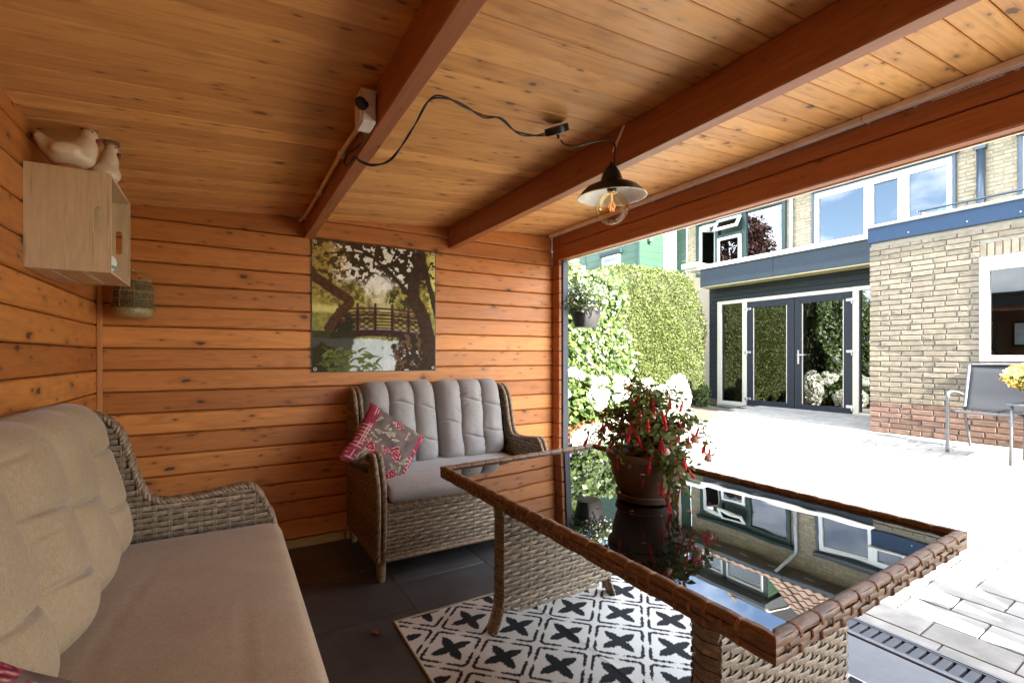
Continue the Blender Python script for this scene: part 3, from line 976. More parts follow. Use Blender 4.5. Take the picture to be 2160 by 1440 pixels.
for side in range(4):
    L = TL if side % 2 == 0 else TW
    n = int(round(L / .082)); p = L / n
    O = Vector(((-hx, -hy, 0), (-hx, hy, 0), (hx, hy, 0), (hx, -hy, 0))[side]); U = Vector(((0, 1, 0), (1, 0, 0), (0, -1, 0), (-1, 0, 0))[side]); V = Vector(((-1, 0, 0), (0, 1, 0), (1, 0, 0), (0, -1, 0))[side])
    for i in range(1, n):
        for dd in (-.0024, .0024):
            u = i * p + dd
            pts = [O + U * u + V * e + Vector((0, 0, z)) for e, z in ((-BWD * 1.0, -.016), (-BWD * .94, .0016), (-.008, .0038), (.0005, -.002), (.0040, -.008), (.0040, -.0167))]
            wr.tube(pts, .0019, 5)
            u2 = u + p * .5
            for (za, zb) in ((-.0167, -.0334),):
                pts = [O + U * u2 + V * e + Vector((0, 0, z)) for e, z in ((.001, za + .002), (.0045, za - .004), (.0045, zb + .004), (.001, zb - .002))]
                wr.tube(pts, .0018, 5)
            pts = [O + U * u + V * e + Vector((0, 0, z)) for e, z in ((.001, -.032), (.0040, -.037), (.0040, -.046), (-.004, -.052))]
            wr.tube(pts, .0018, 5)
tag(wr.build('wrapping', M['table_wrap'], rim, smooth=True), kind='stuff')
MB().box(-hx + .006, hx - .006, -hy + .006, hy - .006, -BH + .004, -.020).build('rim_core', M['wicker_dark'], rim)
def glass_top():
    gx, gy = hx - BWD, hy - BWD
    m_ = MB(); m_.box(-gx, gx, -gy, gy, -.018, -.010)
    return m_.build('glass', M['black_glass'], top)
glass_top()
t_ = M['black_glass'].node_tree; bs = t_.nodes['Principled BSDF']
bs.inputs['IOR'].default_value = 1.85
bp = N(t_, 'ShaderNodeBump'); bp.inputs['Strength'].default_value = .014; bp.inputs['Distance'].default_value = .03
t_.links.new(ramp(t_, noise(t_, coords(t_), 7.0, 6, .7), [(.50, .0), (.75, .07)]), bs.inputs['Roughness'])
t_.links.new(noise(t_, coords(t_), 5.0, 1, .4), bp.inputs['Height']); t_.links.new(bp.outputs[0], bs.inputs['Normal'])
# two slab pedestals, feet flared
def half(z):            # half width of the slab at height z
    if z < .0: z = 0
    f = max(0, 1 - z / .20); g_ = max(0, (z - .45) / .24)
    return .332 + .052 * f * f + .018 * g_ * g_
def arch(x): return .105 - .03 * (1 - (min(1, abs(x) / .30)) ** 2)
for py in (.565, -.565):
    pm = MB(); PH = .685
    okp = lambda u, v: abs(u - .4) < half(v) - .006 and v > arch(u - .4)
    weave(pm, (-.4, py - .045, 0), (1, 0, 0), (0, 0, 1), .8, PH, ok=okp, pu=.050, pv=.0212)
    weave(pm, (.4, py + .045, 0), (-1, 0, 0), (0, 0, 1), .8, PH, ok=okp, pu=.050, pv=.0212)
    po = pm.build('pedestal', M['wicker'], TB, smooth=True)
    zs = [i * PH / 24 for i in range(25)]
    zc_ = [z for z in zs if z > .11]
    pts = [(half(z) - .012, z) for z in zc_] + [(-half(z) + .012, z) for z in reversed(zc_)]
    MB().prism(pts, 1, py - .037, py + .037).build('pedestal_core', M['wicker_dark'], po)
    for s in (-1, 1):
        em = MB()
        # rounded woven end: rows of curved strips
        for j in range(36):
            z = .012 + j * .0187
            if z > PH - .01: break
            h = half(z); hb = half(z + .0187)
            vs = []; fs = []
            big = .0035 if j % 2 else 0.0
            for i in range(9):
                a = -math.pi / 2 + math.pi * i / 8
                bul = .0025 * math.cos(2 * a * 2)
                for zz_, hh in ((z + .001, h), (z + .0093, (h + hb) / 2 + .0015), (z + .0178, hb)):
                    rx = .020 + bul + big * .5
                    vs.append((s * (hh - .018 + rx * math.cos(a)), py + (.046) * math.sin(a), zz_))
                if i:
                    q = (i - 1) * 3; fs += [(q, q + 1, q + 4, q + 3), (q + 1, q + 2, q + 5, q + 4)]
            em.add(vs, fs)
        em.build('pedestal_end', M['wicker'], po, smooth=True)
        MB().tube([(s * (half(0) - .014), py, 0), (s * (half(.06) - .018), py, .06), (s * (half(.12) - .02), py, .125)], [.017, .019, .02], 10).build('foot', M['table_wicker'], po, smooth=True)
    MB().lathe([(0, .004), (.006, .003), (.0075, 0)], 12, M=Matrix.Rotation(R(90), 3, 'X')).build('bolt', M['steel'], po, loc=(.22, py - .050, .60), smooth=True)

# ================================================================== RUG
def rug():
    x0, x1, y0, y1 = .688, 2.165, .15, 2.283
    st = .0052
    nx = int((x1 - x0) / st); ny = int((y1 - y0) / st)
    X, Y = np.meshgrid(np.linspace(x0, x1, nx + 1), np.linspace(y0, y1, ny + 1), indexing='ij')
    jit = npr.normal(0, .0011, X.shape)
    # stair-stepped edges of a woven pattern
    dx = X - 1.013 + .0016 * np.sin(Y * 900); dy = Y - 2.113 + jit
    L = .2376
    u = (dx + dy) / math.sqrt(2); v = (dx - dy) / math.sqrt(2)
    cu = (u / L + .5) % 1 - .5; cv = (v / L + .5) % 1 - .5
    au, av = np.abs(cu), np.abs(cv)
    # petals point along the rug's own axes, i.e. along the diagonals of (cu,cv)
    p = (cu + cv) / math.sqrt(2); q = (cu - cv) / math.sqrt(2)
    def petal(a, b):
        t = np.clip(np.abs(a) / .40, 0, 1)
        return np.abs(b) < .100 * np.sin(np.pi * (.14 + .86 * t)) ** .75 + .012 * (t < .25)
    dark = (petal(p, q) & (np.abs(p) < .40)) | (petal(q, p) & (np.abs(q) < .40))
    dark |= (np.abs(p) < .05) & (np.abs(q) < .05)
    # broken, rounded outline of each cell
    rr = .075
    ex = np.maximum(au - (.432 - rr), 0); ey = np.maximum(av - (.432 - rr), 0)
    d = np.where((au > .432 - rr) & (av > .432 - rr), np.hypot(ex, ey) - rr, np.maximum(au, av) - .432)
    along = np.where(au > av, cv, cu)
    sgn = np.where(au > av, np.sign(cu), -np.sign(cv))
    taper = np.clip((np.abs(along + .03 * sgn) - .03) / .12, 0, 1)
    dark |= (np.abs(d) < .031 * taper ** .6) & (taper > 0)
    edge = np.minimum(np.minimum(X - x0, x1 - X), np.minimum(Y - y0, y1 - Y))
    dark &= edge > .012
    rib = .94 + .06 * np.sin(X * 2 * math.pi / .0062 * .5)
    c = np.empty(X.shape + (3,)); lightc = np.array([.72, .70, .65]); darkc = np.array([.020, .022, .026])
    c[...] = np.where(dark[..., None], darkc, lightc) * rib[..., None]
    c[edge < .009] *= .75
    Z = .006 + .0012 * np.sin(X * 17 + 2 * np.sin(Y * 3)) + .0016 * np.sin(X * 2 * math.pi / .021) * .25
    fold = np.exp(-((X - 1.372 - .006 * np.sin(Y * 2)) / .010) ** 2)
    Z = Z + .005 * fold - .003 * np.exp(-((X - 1.372 - .006 * np.sin(Y * 2)) / .003) ** 2)
    Z = np.where(edge < .005, .001, Z)
    V = np.stack([X - 1.43, Y - 1.2, Z], -1).reshape(-1, 3)
    i, j = np.meshgrid(np.arange(nx), np.arange(ny), indexing='ij')
    a = (i * (ny + 1) + j).ravel()
    F = np.stack([a, a + ny + 1, a + ny + 2, a + 1], -1)
    me = mesh_np('outdoor_rug', V, F, True, c.reshape(-1, 3))
    o = link('outdoor_rug', me, M['rug'], None, (1.43, 1.2, 0))
    tag(o, 'white outdoor rug with black four petal pattern under the table', 'rug')
    b = MB(); b.tube([(.69 - 1.43, .15 - 1.2, .006), (.69 - 1.43, 2.283 - 1.2, .006), (2.165 - 1.43, 2.283 - 1.2, .006)], .004, 6)
    b.build('bound_edge', M['seagrass'], o, smooth=True)
rug()

# ================================================================== FOLIAGE HELPERS
def unit(v): return v / np.maximum(np.linalg.norm(v, axis=-1, keepdims=True), 1e-9)
def leaf_mesh(name, P, Nrm, size, aspect=.55, spread=.6, fold=.18, down=0.0, rng=None, sizevar=.35, along=None):
    """one folded leaf (two triangles) per point"""
    rng = rng or npr
    n = len(P)
    nn = unit(Nrm + rng.normal(0, spread, (n, 3)))
    t = rng.normal(0, 1, (n, 3)) if along is None else along + rng.normal(0, .45, (n, 3))
    t = t + np.array([0, 0, -down])
    t = unit(t - nn * np.sum(t * nn, -1, keepdims=True))
    s = np.cross(nn, t)
    L = (size * (1 + rng.uniform(-sizevar, sizevar, n)))[:, None]
    Wd = L * aspect / 2
    a = P; tip = P + t * L; mid = P + t * L * .48
    l = mid + s * Wd + nn * Wd * fold; r = mid - s * Wd + nn * Wd * fold
    V = np.stack([a, l, tip, r], 1).reshape(-1, 3)
    b0 = np.arange(n) * 4
    F = np.concatenate([np.stack([b0, b0 + 2, b0 + 1], -1), np.stack([b0, b0 + 3, b0 + 2], -1)], 0)
    return mesh_np(name, V, F)

def ball_points(n, c, r, rng, shell=.55):
    d = unit(rng.normal(0, 1, (n, 3)))
    k = rng.uniform(shell, 1, (n, 1)) ** .5
    return np.array(c) + d * np.array(r) * k, d

# ================================================================== FUCHSIA ON THE TABLE
FX, FY = 1.405, 1.345
ZT = TZ - .010 + (FX - 1.42) * math.tan(tilt) + .001
FP = empty('flower_pot', (FX, FY, ZT), label='dark brown pot of red and cream fuchsia standing on the table', cat='potted plant')
MB().lathe([(0, 0), (.095, 0), (.108, .004), (.116, .026), (.112, .030), (.106, .012), (.0, .010)], 48).build('saucer', M['pot_brown'], FP, smooth=True, auto=40)
MB().lathe([(0, .013), (.088, .013), (.093, .017), (.112, .055), (.127, .10), (.134, .142), (.136, .152), (.1385, .152), (.1385, .158), (.147, .160), (.150, .166), (.150, .184), (.147, .187), (.141, .186), (.137, .175), (.133, .150), (.0, .150)], 56).build('pot', M['pot_brown'], FP, smooth=True, auto=35)
MB().lathe([(0, .168), (.07, .166), (.136, .160)], 24).build('soil', M['soil_dark'], FP, smooth=True)
def fuchsia():
    rng = np.random.default_rng(5)
    r = random.Random(5)
    stems = MB(); LP = []; LN = []; LA = []
    tips = []
    specs = []
    for k in range(30):
        a = r.uniform(0, 2 * math.pi); specs.append((a, r.uniform(.02, .13), r.uniform(.08, .27), r.uniform(.02, .10)))
    # the long sprays seen leaning to the right and one trailing over the rim towards the viewer
    specs += [(-.52, .22, .14, .10), (-.38, .18, .17, .05), (2.6, .15, .13, .04), (1.2, .10, .30, .06)]
    for (a, reach, h, droop) in specs:
        dx, dy = math.cos(a), math.sin(a)
        p = bez([(dx * .02, dy * .02, .16), (dx * reach * .45, dy * reach * .45, .16 + h * .62), (dx * reach * .85, dy * reach * .85, .16 + h), (dx * (reach + .055), dy * (reach + .055), .16 + h - droop)], 6)
        stems.tube(p, [.0024 - .0014 * i / (len(p) - 1) for i in range(len(p))], 5)
        for i, q in enumerate(p):
            if i < 4: continue
            for _ in range(5):
                LP.append(np.array(q) + rng.normal(0, .013, 3)); LN.append(np.array([dx * .3, dy * .3, .9])); LA.append(np.array([r.uniform(-1, 1), r.uniform(-1, 1), -.25]))
        tips.append((Vector(p[-1]), a)); tips.append((Vector(p[-3]), a + 1)); 
        if r.random() < .9: tips.append((Vector(p[-5]), a + 2))
        if r.random() < .6: tips.append((Vector(p[-8]), a + 4))
    # trailing branch over the rim, towards the camera
    cdir = Vector((-FX, -FY, 0)).normalized(); sd_ = Vector((cdir.y, -cdir.x, 0))
    for off, dn in ((-.045, .16), (-.06, .12), (-.035, .09)):
        q0 = cdir * .10 + sd_ * off
        p = bez([q0 + Vector((0, 0, .17)), q0 * 1.25 + Vector((0, 0, .205)), q0 * 1.52 + sd_ * off * .3 + Vector((0, 0, .16)), q0 * 1.58 + sd_ * off * .55 + Vector((0, 0, .20 - dn))], 6)
        stems.tube(p, .0017, 5)
        for i, q in enumerate(p):
            if i < 5: continue
            for _ in range(3):
                LP.append(np.array(q) + rng.normal(0, .009, 3)); LN.append(np.array([cdir.x, cdir.y, .5])); LA.append(np.array([r.uniform(-.6, .6), r.uniform(-.6, .6), -1.0]))
        tips.append((p[-1], 0.4)); tips.append((p[-2] + sd_ * .015, 2.0))
    stems.build('stem', M['stem'], FP, smooth=True)
    me = leaf_mesh('foliage', np.array(LP), np.array(LN), .031, .5, .5, .15, 0, rng, .4, np.array(LA))
    tag(link('foliage', me, M['leaf_fuchsia'], FP), kind='stuff')
    # one hanging blossom: tube and four sepals, pale skirt, long stamens
    def blossom(open_):
        s = MB(); sk = MB()
        s.tube([(0, 0, 0), (0, 0, -.012), (0, 0, -.024), (0, 0, -.032)], [.0012, .0036, .0042, .0050], 7)
        for k in range(4):
            a = k * math.pi / 2 + .3
            c_, s_ = math.cos(a), math.sin(a)
            if open_:
                pts = [(.003, -.030, .004), (.012, -.036, .0055), (.021, -.033, .0045), (.030, -.026, .0012)]
            else:
                pts = [(.004, -.030, .0042), (.0062, -.042, .0046), (.0045, -.055, .0034), (.0008, -.063, .0010)]
            vs = []; fs = []
            for i, (rr, z, wd) in enumerate(pts):
                vs += [(c_ * rr - s_ * wd, s_ * rr + c_ * wd, z - .001), (c_ * rr, s_ * rr, z + .0015), (c_ * rr + s_ * wd, s_ * rr - c_ * wd, z - .001)]
                if i: q = (i - 1) * 3; fs += [(q, q + 1, q + 4, q + 3), (q + 1, q + 2, q + 5, q + 4)]
            s.add(vs, fs)
        if open_:
            sk.lathe([(.004, -.030), (.010, -.036), (.0135, -.046), (.0145, -.054), (.0125, -.056)], 10)
            for k in range(4):
                a = k * 1.6
                s.tube([(0, 0, -.04), (.003 * math.cos(a), .003 * math.sin(a), -.066), (.004 * math.cos(a), .004 * math.sin(a), -.082 - .006 * k)], .0006, 4)
        return s, sk
    protos = {}
    for op in (True, False):
        s, sk = blossom(op)
        a = s.build('blossom', M['petal_pink'], FP, smooth=True)
        c = sk.build('corolla', M['petal_cream'], a, smooth=True) if op else None
        protos[op] = (a.data, c.data if c else None)
        bpy.data.objects.remove(a)
        if c: bpy.data.objects.remove(c)
    for k, (p, a) in enumerate(tips):
        op = r.random() < .38
        o = link('blossom', protos[op][0], None, FP, p + Vector((r.uniform(-.02, .02), r.uniform(-.02, .02), r.uniform(-.015, .012))), (r.uniform(-.5, .5), r.uniform(-.5, .5), a))
        o.scale = [r.uniform(.75, 1.15)] * 3
        if op: link('corolla', protos[op][1], None, o)
fuchsia()

pt = leaf_mesh('fallen_petals', np.array([[-.16, -.10, .0015], [-.21, .03, .0015], [.16, -.17, .0015], [.02, -.21, .0015], [-.12, -.19, .0015], [.20, .05, .0015]]), np.array([[0, 0, 1.]] * 6), .018, .7, .08, .3, 0, np.random.default_rng(6))
link('fallen_petals', pt, M['petal_pink'], FP)['kind'] = 'stuff'
# ================================================================== FLORAL CUSHION AND SECOND CUSHION
def floral_cushion(name, label, T, U, V, seed, size=.43):
    """pillow in the plane of U,V centred on T"""
    U = Vector(U).normalized(); V = (Vector(V) - U * Vector(V).dot(U)).normalized(); Nn = U.cross(V)
    r = random.Random(seed)
    roses = [(r.uniform(.22, .82), r.uniform(.08, .92), r.uniform(.05, .085)) for _ in range(11)]
    lv = [(r.uniform(.2, .85), r.uniform(.05, .95), r.uniform(0, 3.1), r.uniform(.05, .09)) for _ in range(26)]
    red = np.array([.26, .030, .060]); brown = np.array([.125, .092, .080]); cream = np.array([.52, .42, .31]); green = np.array([.13, .12, .075]); pink = np.array([.50, .13, .13]); dk = np.array([.085, .012, .02])
    def col(u, v, side):
        if u < .19 or u > .89 :
            gx = (u * 26) % 1; gy = (v * 17) % 1
            c = red * (.75 + .5 * vnoise(u * 40, v * 40))
            if (gx < .16 and vnoise(u * 30, v * 9) > .42) or (gy < .14 and vnoise(u * 9, v * 30 + 4) > .42): c = cream * .9 + pink * .2
            return c
        c = brown * (.7 + .6 * vnoise(u * 12, v * 12))
        for (x, y, a, l) in lv:
            du, dv = u - x, v - y
            al = du * math.cos(a) + dv * math.sin(a); ac = -du * math.sin(a) + dv * math.cos(a)
            e = (al / l) ** 2 + (ac / (l * .36)) ** 2
            if e < 1:
                c = cream * .85 if abs(ac) < .006 or e > .78 else green
        for (x, y, rr) in roses:
            du, dv = u - x, v - y; d = math.hypot(du, dv) / rr; a = math.atan2(dv, du)
            if d < 1 + .12 * math.sin(5 * a):
                k = math.sin(d * 9 + 1.6 * math.sin(3 * a + x * 20))
                c = red * 1.6 if k > -.1 else dk * 1.4
                if k > .82: c = pink * 1.1
                if k > .95: c = cream
        return c
    def fn(u, v, side):
        a, b_ = 2 * u - 1, 2 * v - 1
        e = max(0, (1 - abs(a) ** 3.2)) ** .55 * max(0, (1 - abs(b_) ** 3.2)) ** .55
        h = side * .062 * e * (1 + .25 * (vnoise(u * 5 + seed, v * 5) - .5))
        pin = 1 - .07 * (1 - abs(b_) ** 2) * abs(a) ** 6
        pin2 = 1 - .07 * (1 - abs(a) ** 2) * abs(b_) ** 6
        p = U * (a * size / 2 * pin) + V * (b_ * size / 2 * pin2) + Nn * h
        return tuple(p)
    me = grid_mesh(name, fn, 84, 84, colfn=lambda u, v, s: col(u, v, s))
    o = link(name, me, M['floral'], None, T)
    tag(o, label, 'cushion'); return o
floral_cushion('floral_cushion', 'red and brown rose print cushion leaning on the loveseat arm', (.845, 2.985, .722), (.80, -.10, -.58), (.46, .46, .76), 9)
floral_cushion('floral_cushion', 'dark cushion with pink print lying on the taupe sofa', (-.25, .872, .69), (.55, .25, -.55), (-.5, .45, .75), 12, .40)

# ================================================================== POSTER
def poster():
    n = 230
    W_, H_ = .888, .905
    u, v = np.meshgrid(np.linspace(0, 1, n + 1), np.linspace(0, 1, n + 1), indexing='ij')     # v up
    rng = np.random.default_rng(3)
    def fbm(sc, seed, oct_=4, sx=1, sy=1):
        r = np.random.default_rng(seed); out = np.zeros_like(u); amp = 1; tot = 0
        for o in range(oct_):
            g = r.random((80, 80)); x = u * sc * sx * 2 ** o + 3; y = v * sc * sy * 2 ** o + 3
            xi = np.floor(x).astype(int) % 78; yi = np.floor(y).astype(int) % 78; fx = x - np.floor(x); fy = y - np.floor(y)
            fx = fx * fx * (3 - 2 * fx); fy = fy * fy * (3 - 2 * fy)
            out += amp * ((g[xi, yi] * (1 - fx) + g[xi + 1, yi] * fx) * (1 - fy) + (g[xi, yi + 1] * (1 - fx) + g[xi + 1, yi + 1] * fx) * fy)
            tot += amp; amp *= .6
        return out / tot
    def mixm(c, m, col):
        m = m[..., None]; return c * (1 - m) + np.array(col) * m
    def sm(x, a, b): 
        t = np.clip((x - a) / (b - a), 0, 1); return t * t * (3 - 2 * t)
    f1 = fbm(7, 1); f2 = fbm(20, 2, 3); f3 = fbm(42, 4, 2)
    # far bank: golden trees in many small clumps, pale glow and sky gap
    c = np.zeros(u.shape + (3,))
    f4 = fbm(30, 9, 3); f5 = fbm(12, 10, 4)
    c[...] = np.array([.20, .155, .035])
    c = mixm(c, sm(f5, .40, .62), (.42, .34, .075)); c = mixm(c, sm(f4, .50, .62) * .8, (.065, .060, .016)); c = mixm(c, sm(f3, .58, .72) * .5, (.62, .54, .20))
    c = mixm(c, np.exp(-((u - .54) / .09) ** 2) * sm(v, .38, .60) * (1 - sm(v, .72, .86)) * .7, (.86, .80, .52))
    sky = sm(v + .25 * (f5 - .5) - .25 * np.abs(u - .52), .58, .68) * sm(.40 - np.abs(u - .50), 0, .12)
    c = mixm(c, sky * (f4 < .60), (.86, .85, .82))
    c = mixm(c, sm(.05 - np.abs(v - .48), 0, .04) * sm(.24 - np.abs(u - .08), 0, .08), (.66, .60, .20))
    grass = sm(.46 - v, 0, .04)
    c = mixm(c, grass, (.33, .32, .09)); c = mixm(c, grass * sm(f4, .48, .6) * .6, (.20, .17, .04))
    water = (v < .25 + .03 * (f5 - .5))
    c = mixm(c, water * 1.0, (.58, .66, .66)); c = mixm(c, water * sm(f1, .5, .7) * .5, (.82, .83, .80))
    # overhanging leaves, speckled
    can = sm(v + .32 * (f5 - .5) + .10 * np.abs(u - .45), .76, .86)
    c = mixm(c, can * (f4 + .35 * (f3 - .5) > .44), (.040, .026, .012))
    can0 = sm(.30 - np.hypot((u - .28) * .9, (v - .88) * 1.3), 0, .10)
    c = mixm(c, can0 * (f4 + .4 * (f3 - .5) > .47), (.055, .036, .013))
    can2 = sm(.26 - np.hypot((u - .78) * .8, (v - .86) * 1.1), 0, .10)
    c = mixm(c, can2 * (f4 + .4 * (f3 - .5) > .45), (.040, .024, .012))
    can3 = sm(.14 - np.hypot((u - .69) * .9, (v - .58) * 1.2), 0, .05)
    c = mixm(c, can3 * (f4 > .46), (.055, .050, .014)); c = mixm(c, can3 * (f3 > .62) * .8, (.40, .36, .08))
    lt = sm(.22 - np.hypot(u - .08, (v - .84) * .7), 0, .1)
    c = mixm(c, lt * (f3 > .5), (.40, .27, .07)); c = mixm(c, lt * (f4 > .54), (.09, .055, .016))
    rt = sm(u, .90, .97) * sm(v, .45, .6); c = mixm(c, rt * (f3 > .47), (.66, .62, .18))
    def stroke(pts, w0, w1, col, rough=.25):
        nonlocal c
        P = [Vector((a, b, 0)) for a, b in pts]; Q = bez(P, 10)
        m = np.zeros_like(u)
        for i in range(len(Q) - 1):
            a, b = Q[i], Q[i + 1]; t = i / (len(Q) - 1); wd = w0 + (w1 - w0) * t
            dx, dy = b.x - a.x, b.y - a.y; L2 = dx * dx + dy * dy + 1e-9
            s = np.clip(((u - a.x) * dx + (v - a.y) * dy) / L2, 0, 1)
            d = np.hypot(u - a.x - s * dx, v - a.y - s * dy)
            m = np.maximum(m, sm(wd * (1 + rough * (f2 - .5)) - d, -.004, .004))
        tex = (.75 + .5 * f3)[..., None] if rough else 1.0
        m = m[..., None]; c = c * (1 - m) + np.array(col) * tex * m
    # bridge
    def rail(z0, off, col):
        xs_ = np.linspace(.18, .92, 9)
        arc = lambda x: .035 * (1 - ((x - .52) / .42) ** 2)
        stroke([(x, z0 + .115 + off + arc(x)) for x in xs_], .008, .008, col, 0); stroke([(x, z0 + .085 + off + arc(x)) for x in xs_], .006, .006, col, 0)
        for x in np.linspace(.20, .90, 6):
            stroke([(x, z0 - .01 + off + arc(x)), (x, z0 + .15 + off + arc(x))], .0115, .010, col, 0)
        for a, b in zip(np.linspace(.20, .90, 6)[:-1], np.linspace(.20, .90, 6)[1:]):
            if abs((a + b) / 2 - .55) < .05:
                for k in range(3): stroke([(a, z0 + .01 + .025 * k + arc(a)), (b, z0 + .01 + .025 * k + arc(b))], .004, .004, col, 0)
                continue
            m_ = (a + b) / 2
            for (p, q) in (((a, .0), (b, .08)), ((a, .08), (b, .0)), ((a, .04), (m_, .08)), ((m_, .0), (b, .04)), ((a, .04), (m_, 0)), ((m_, .08), (b, .04))):
                stroke([(p[0], z0 + p[1] + off + arc(p[0])), (q[0], z0 + q[1] + off + arc(q[0]))], .0045, .0045, col, 0)
    rail(.325, .025, (.085, .035, .028))
    arc = lambda x: .035 * (1 - ((x - .52) / .42) ** 2)
    stroke([(x, .300 + arc(x)) for x in np.linspace(.16, .94, 9)], .016, .016, (.32, .25, .19), .1)
    stroke([(x, .268 + arc(x)) for x in np.linspace(.16, .94, 9)], .027, .027, (.055, .022, .018), .1)
    rail(.300, .0, (.055, .016, .013))
    # banks, shrubs
    bk = sm(.26 - v + .35 * (f1 - .5), 0, .06) * sm(.20 - np.abs(u - .02), 0, .1); c = mixm(c, bk, (.030, .028, .014))
    bk = sm(.20 - np.hypot((u - .86) * .8, (v - .14)), 0, .06) * (f2 > .36); c = mixm(c, bk, (.040, .025, .014))
    bk = sm(.13 - np.hypot((u - .22), (v - .36)), 0, .06) * (f2 > .40); c = mixm(c, bk, (.030, .026, .014))
    bk = sm(.30 - np.hypot((u - 1.02) * .9, (v - .05)), 0, .06) * (f2 > .33); c = mixm(c, bk, (.035, .030, .014))
    lb = sm(.33 - u + .16 * (f5 - .5) - .25 * (.30 - v), 0, .03) * (v < .31); c = mixm(c, lb * .92, (.040, .034, .014))
    rb = sm(u - .60 + .30 * (f5 - .5) + .35 * (v - .14), 0, .03) * (v < .30); c = mixm(c, rb * (f4 + .3 * (f3 - .5) > .40), (.042, .026, .015)); c = mixm(c, rb * (f3 > .66) * .6, (.20, .11, .05))
    # trunks
    stroke([(-.02, .74), (.07, .685), (.18, .61), (.275, .545), (.225, .475), (.17, .41), (.12, .33)], .040, .034, (.085, .040, .018))
    stroke([(.97, -.02), (.95, .15), (.90, .42), (.81, .60), (.815, .76), (.86, .90), (.87, 1.02)], .075, .036, (.050, .027, .015))
    stroke([(1.02, .45), (.975, .62), (.92, .80), (.88, 1.0)], .024, .024, (.050, .028, .016))
    stroke([(.79, .60), (.65, .75), (.53, .85), (.435, .93), (.32, .97)], .021, .008, (.045, .026, .014))
    stroke([(.46, .91), (.30, .93), (.10, .90)], .012, .005, (.045, .026, .014))
    # bright leaves in the lower left corner
    r = random.Random(8)
    for k in range(70):
        x, y = r.uniform(.08, .50), r.uniform(.0, .20); 
        if y > .22 - abs(x - .26) * .5: continue
        a = r.uniform(-.9, .9) + (math.pi if r.random() < .5 else 0)
        l = r.uniform(.04, .09)
        g_ = r.uniform(.6, 1.25)
        stroke([(x, y), (x + l * .5 * math.cos(a), y + l * .4 * math.sin(a) + .006), (x + l * math.cos(a), y + l * math.sin(a) - .01)], .011, .002, (.13 * g_, .155 * g_, .03 * g_), 0)
    c *= (.88 + .24 * f3)[..., None]
    X = (u - .5) * W_; Z = (v - .5) * H_
    Yd = -.004 - .004 * np.sin(math.pi * v) * np.sin(math.pi * u) - .0015 * np.exp(-((u - .55) / .012) ** 2) - .0012 * np.sin(v * 14 + u * 3)
    V = np.stack([X, Yd, Z], -1).reshape(-1, 3)
    i, j = np.meshgrid(np.arange(n), np.arange(n), indexing='ij'); a = (i * (n + 1) + j).ravel()
    F = np.stack([a, a + n + 1, a + n + 2, a + 1], -1)
    root = empty('poster', (.940, WY - .003, 1.635), label='garden poster of an arched wooden bridge under trees above the loveseat', cat='poster')
    link('print', mesh_np('print', V, F, True, c.reshape(-1, 3)), M['poster'], root)
    b = MB()
    for (x0, x1, z0, z1) in ((-W_ / 2 - .004, W_ / 2 + .004, H_ / 2, H_ / 2 + .006), (-W_ / 2 - .004, W_ / 2 + .004, -H_ / 2 - .006, -H_ / 2), (-W_ / 2 - .006, -W_ / 2, -H_ / 2, H_ / 2), (W_ / 2, W_ / 2 + .006, -H_ / 2, H_ / 2)):
        b.box(x0, x1, -.0045, -.001, z0, z1)
    b.build('hem', M['banner_edge'], root)
    for x in (-W_ / 2 + .018, W_ / 2 - .018):
        for z in (-H_ / 2 + .018, H_ / 2 - .018):
            e = MB().tube([(.009 * math.cos(k * math.pi / 8), 0, .009 * math.sin(k * math.pi / 8)) for k in range(17)], .0028, 6, cap=False).build('eyelet', M['white_plastic'], root, smooth=True, loc=(x, -.0075, z))
            MB().lathe([(0, .0005), (.007, 0)], 12, M=Matrix.Rotation(R(90), 3, 'X')).build('screw', M['banner_edge'], e)
poster()

# ================================================================== LAMP, CABLE, ROSE, CONDUIT
LX, LY = 1.452, 1.585
LMP = empty('pendant_lamp', (LX, LY, 1.985), label='black enamel pendant lamp with a clear globe bulb hanging from the beam', cat='lamp')
LMP.rotation_euler = (R(2), R(-3), 0)
MB().lathe([(.0, .150), (.007, .150), (.009, .138), (.016, .134), (.027, .122), (.038, .102), (.046, .080), (.050, .064), (.056, .060), (.084, .054), (.112, .041), (.132, .022), (.144, .005), (.149, .001)], 56).build('shade', M['black_metal'], LMP, smooth=True, auto=50)
MB().lathe([(.0, .118), (.024, .116), (.036, .098), (.044, .078), (.048, .060), (.055, .056), (.083, .050), (.110, .037), (.130, .018), (.142, .002), (.149, .0)], 56).build('shade_lining', M['white_enamel'], LMP, smooth=True)
MB().lathe([(.148, .002), (.151, .001), (.150, -.002), (.147, -.001)], 56).build('rim', M['white_enamel'], LMP, smooth=True)
MB().lathe([(0, .10), (.020, .10), (.021, .03), (.017, .022), (0, .022)], 20).build('socket', M['black_metal'], LMP, smooth=True, auto=40)
bu = MB()
prof = [(.014, .028), (.016, .018)] + [(.0715 * math.sin(a), -.047 + .0715 * math.cos(a)) for a in [.32 + (math.pi - .32) * k / 22 for k in range(23)]]
bu.lathe(prof, 40)
bulb = bu.build('bulb', M['bulb'], LMP, smooth=True)
fi = MB()
fi.tube([(0, 0, .02), (0, 0, -.018)], .004, 8)
for k in range(5):
    a = k * 2 * math.pi / 5
    fi.tube([(.006 * math.cos(a), .006 * math.sin(a), -.022), (.016 * math.cos(a), .016 * math.sin(a), -.040), (.009 * math.cos(a + .6), .009 * math.sin(a + .6), -.062), (.004 * math.cos(a + 1), .004 * math.sin(a + 1), -.044)], .0011, 5)
fi.build('filament', M['filament'], bulb, smooth=True)
CB = empty('lamp_cable', (.43, 1.74, 2.1), label='black twisted cable looping across the ceiling from the socket box to the lamp', cat='cable')
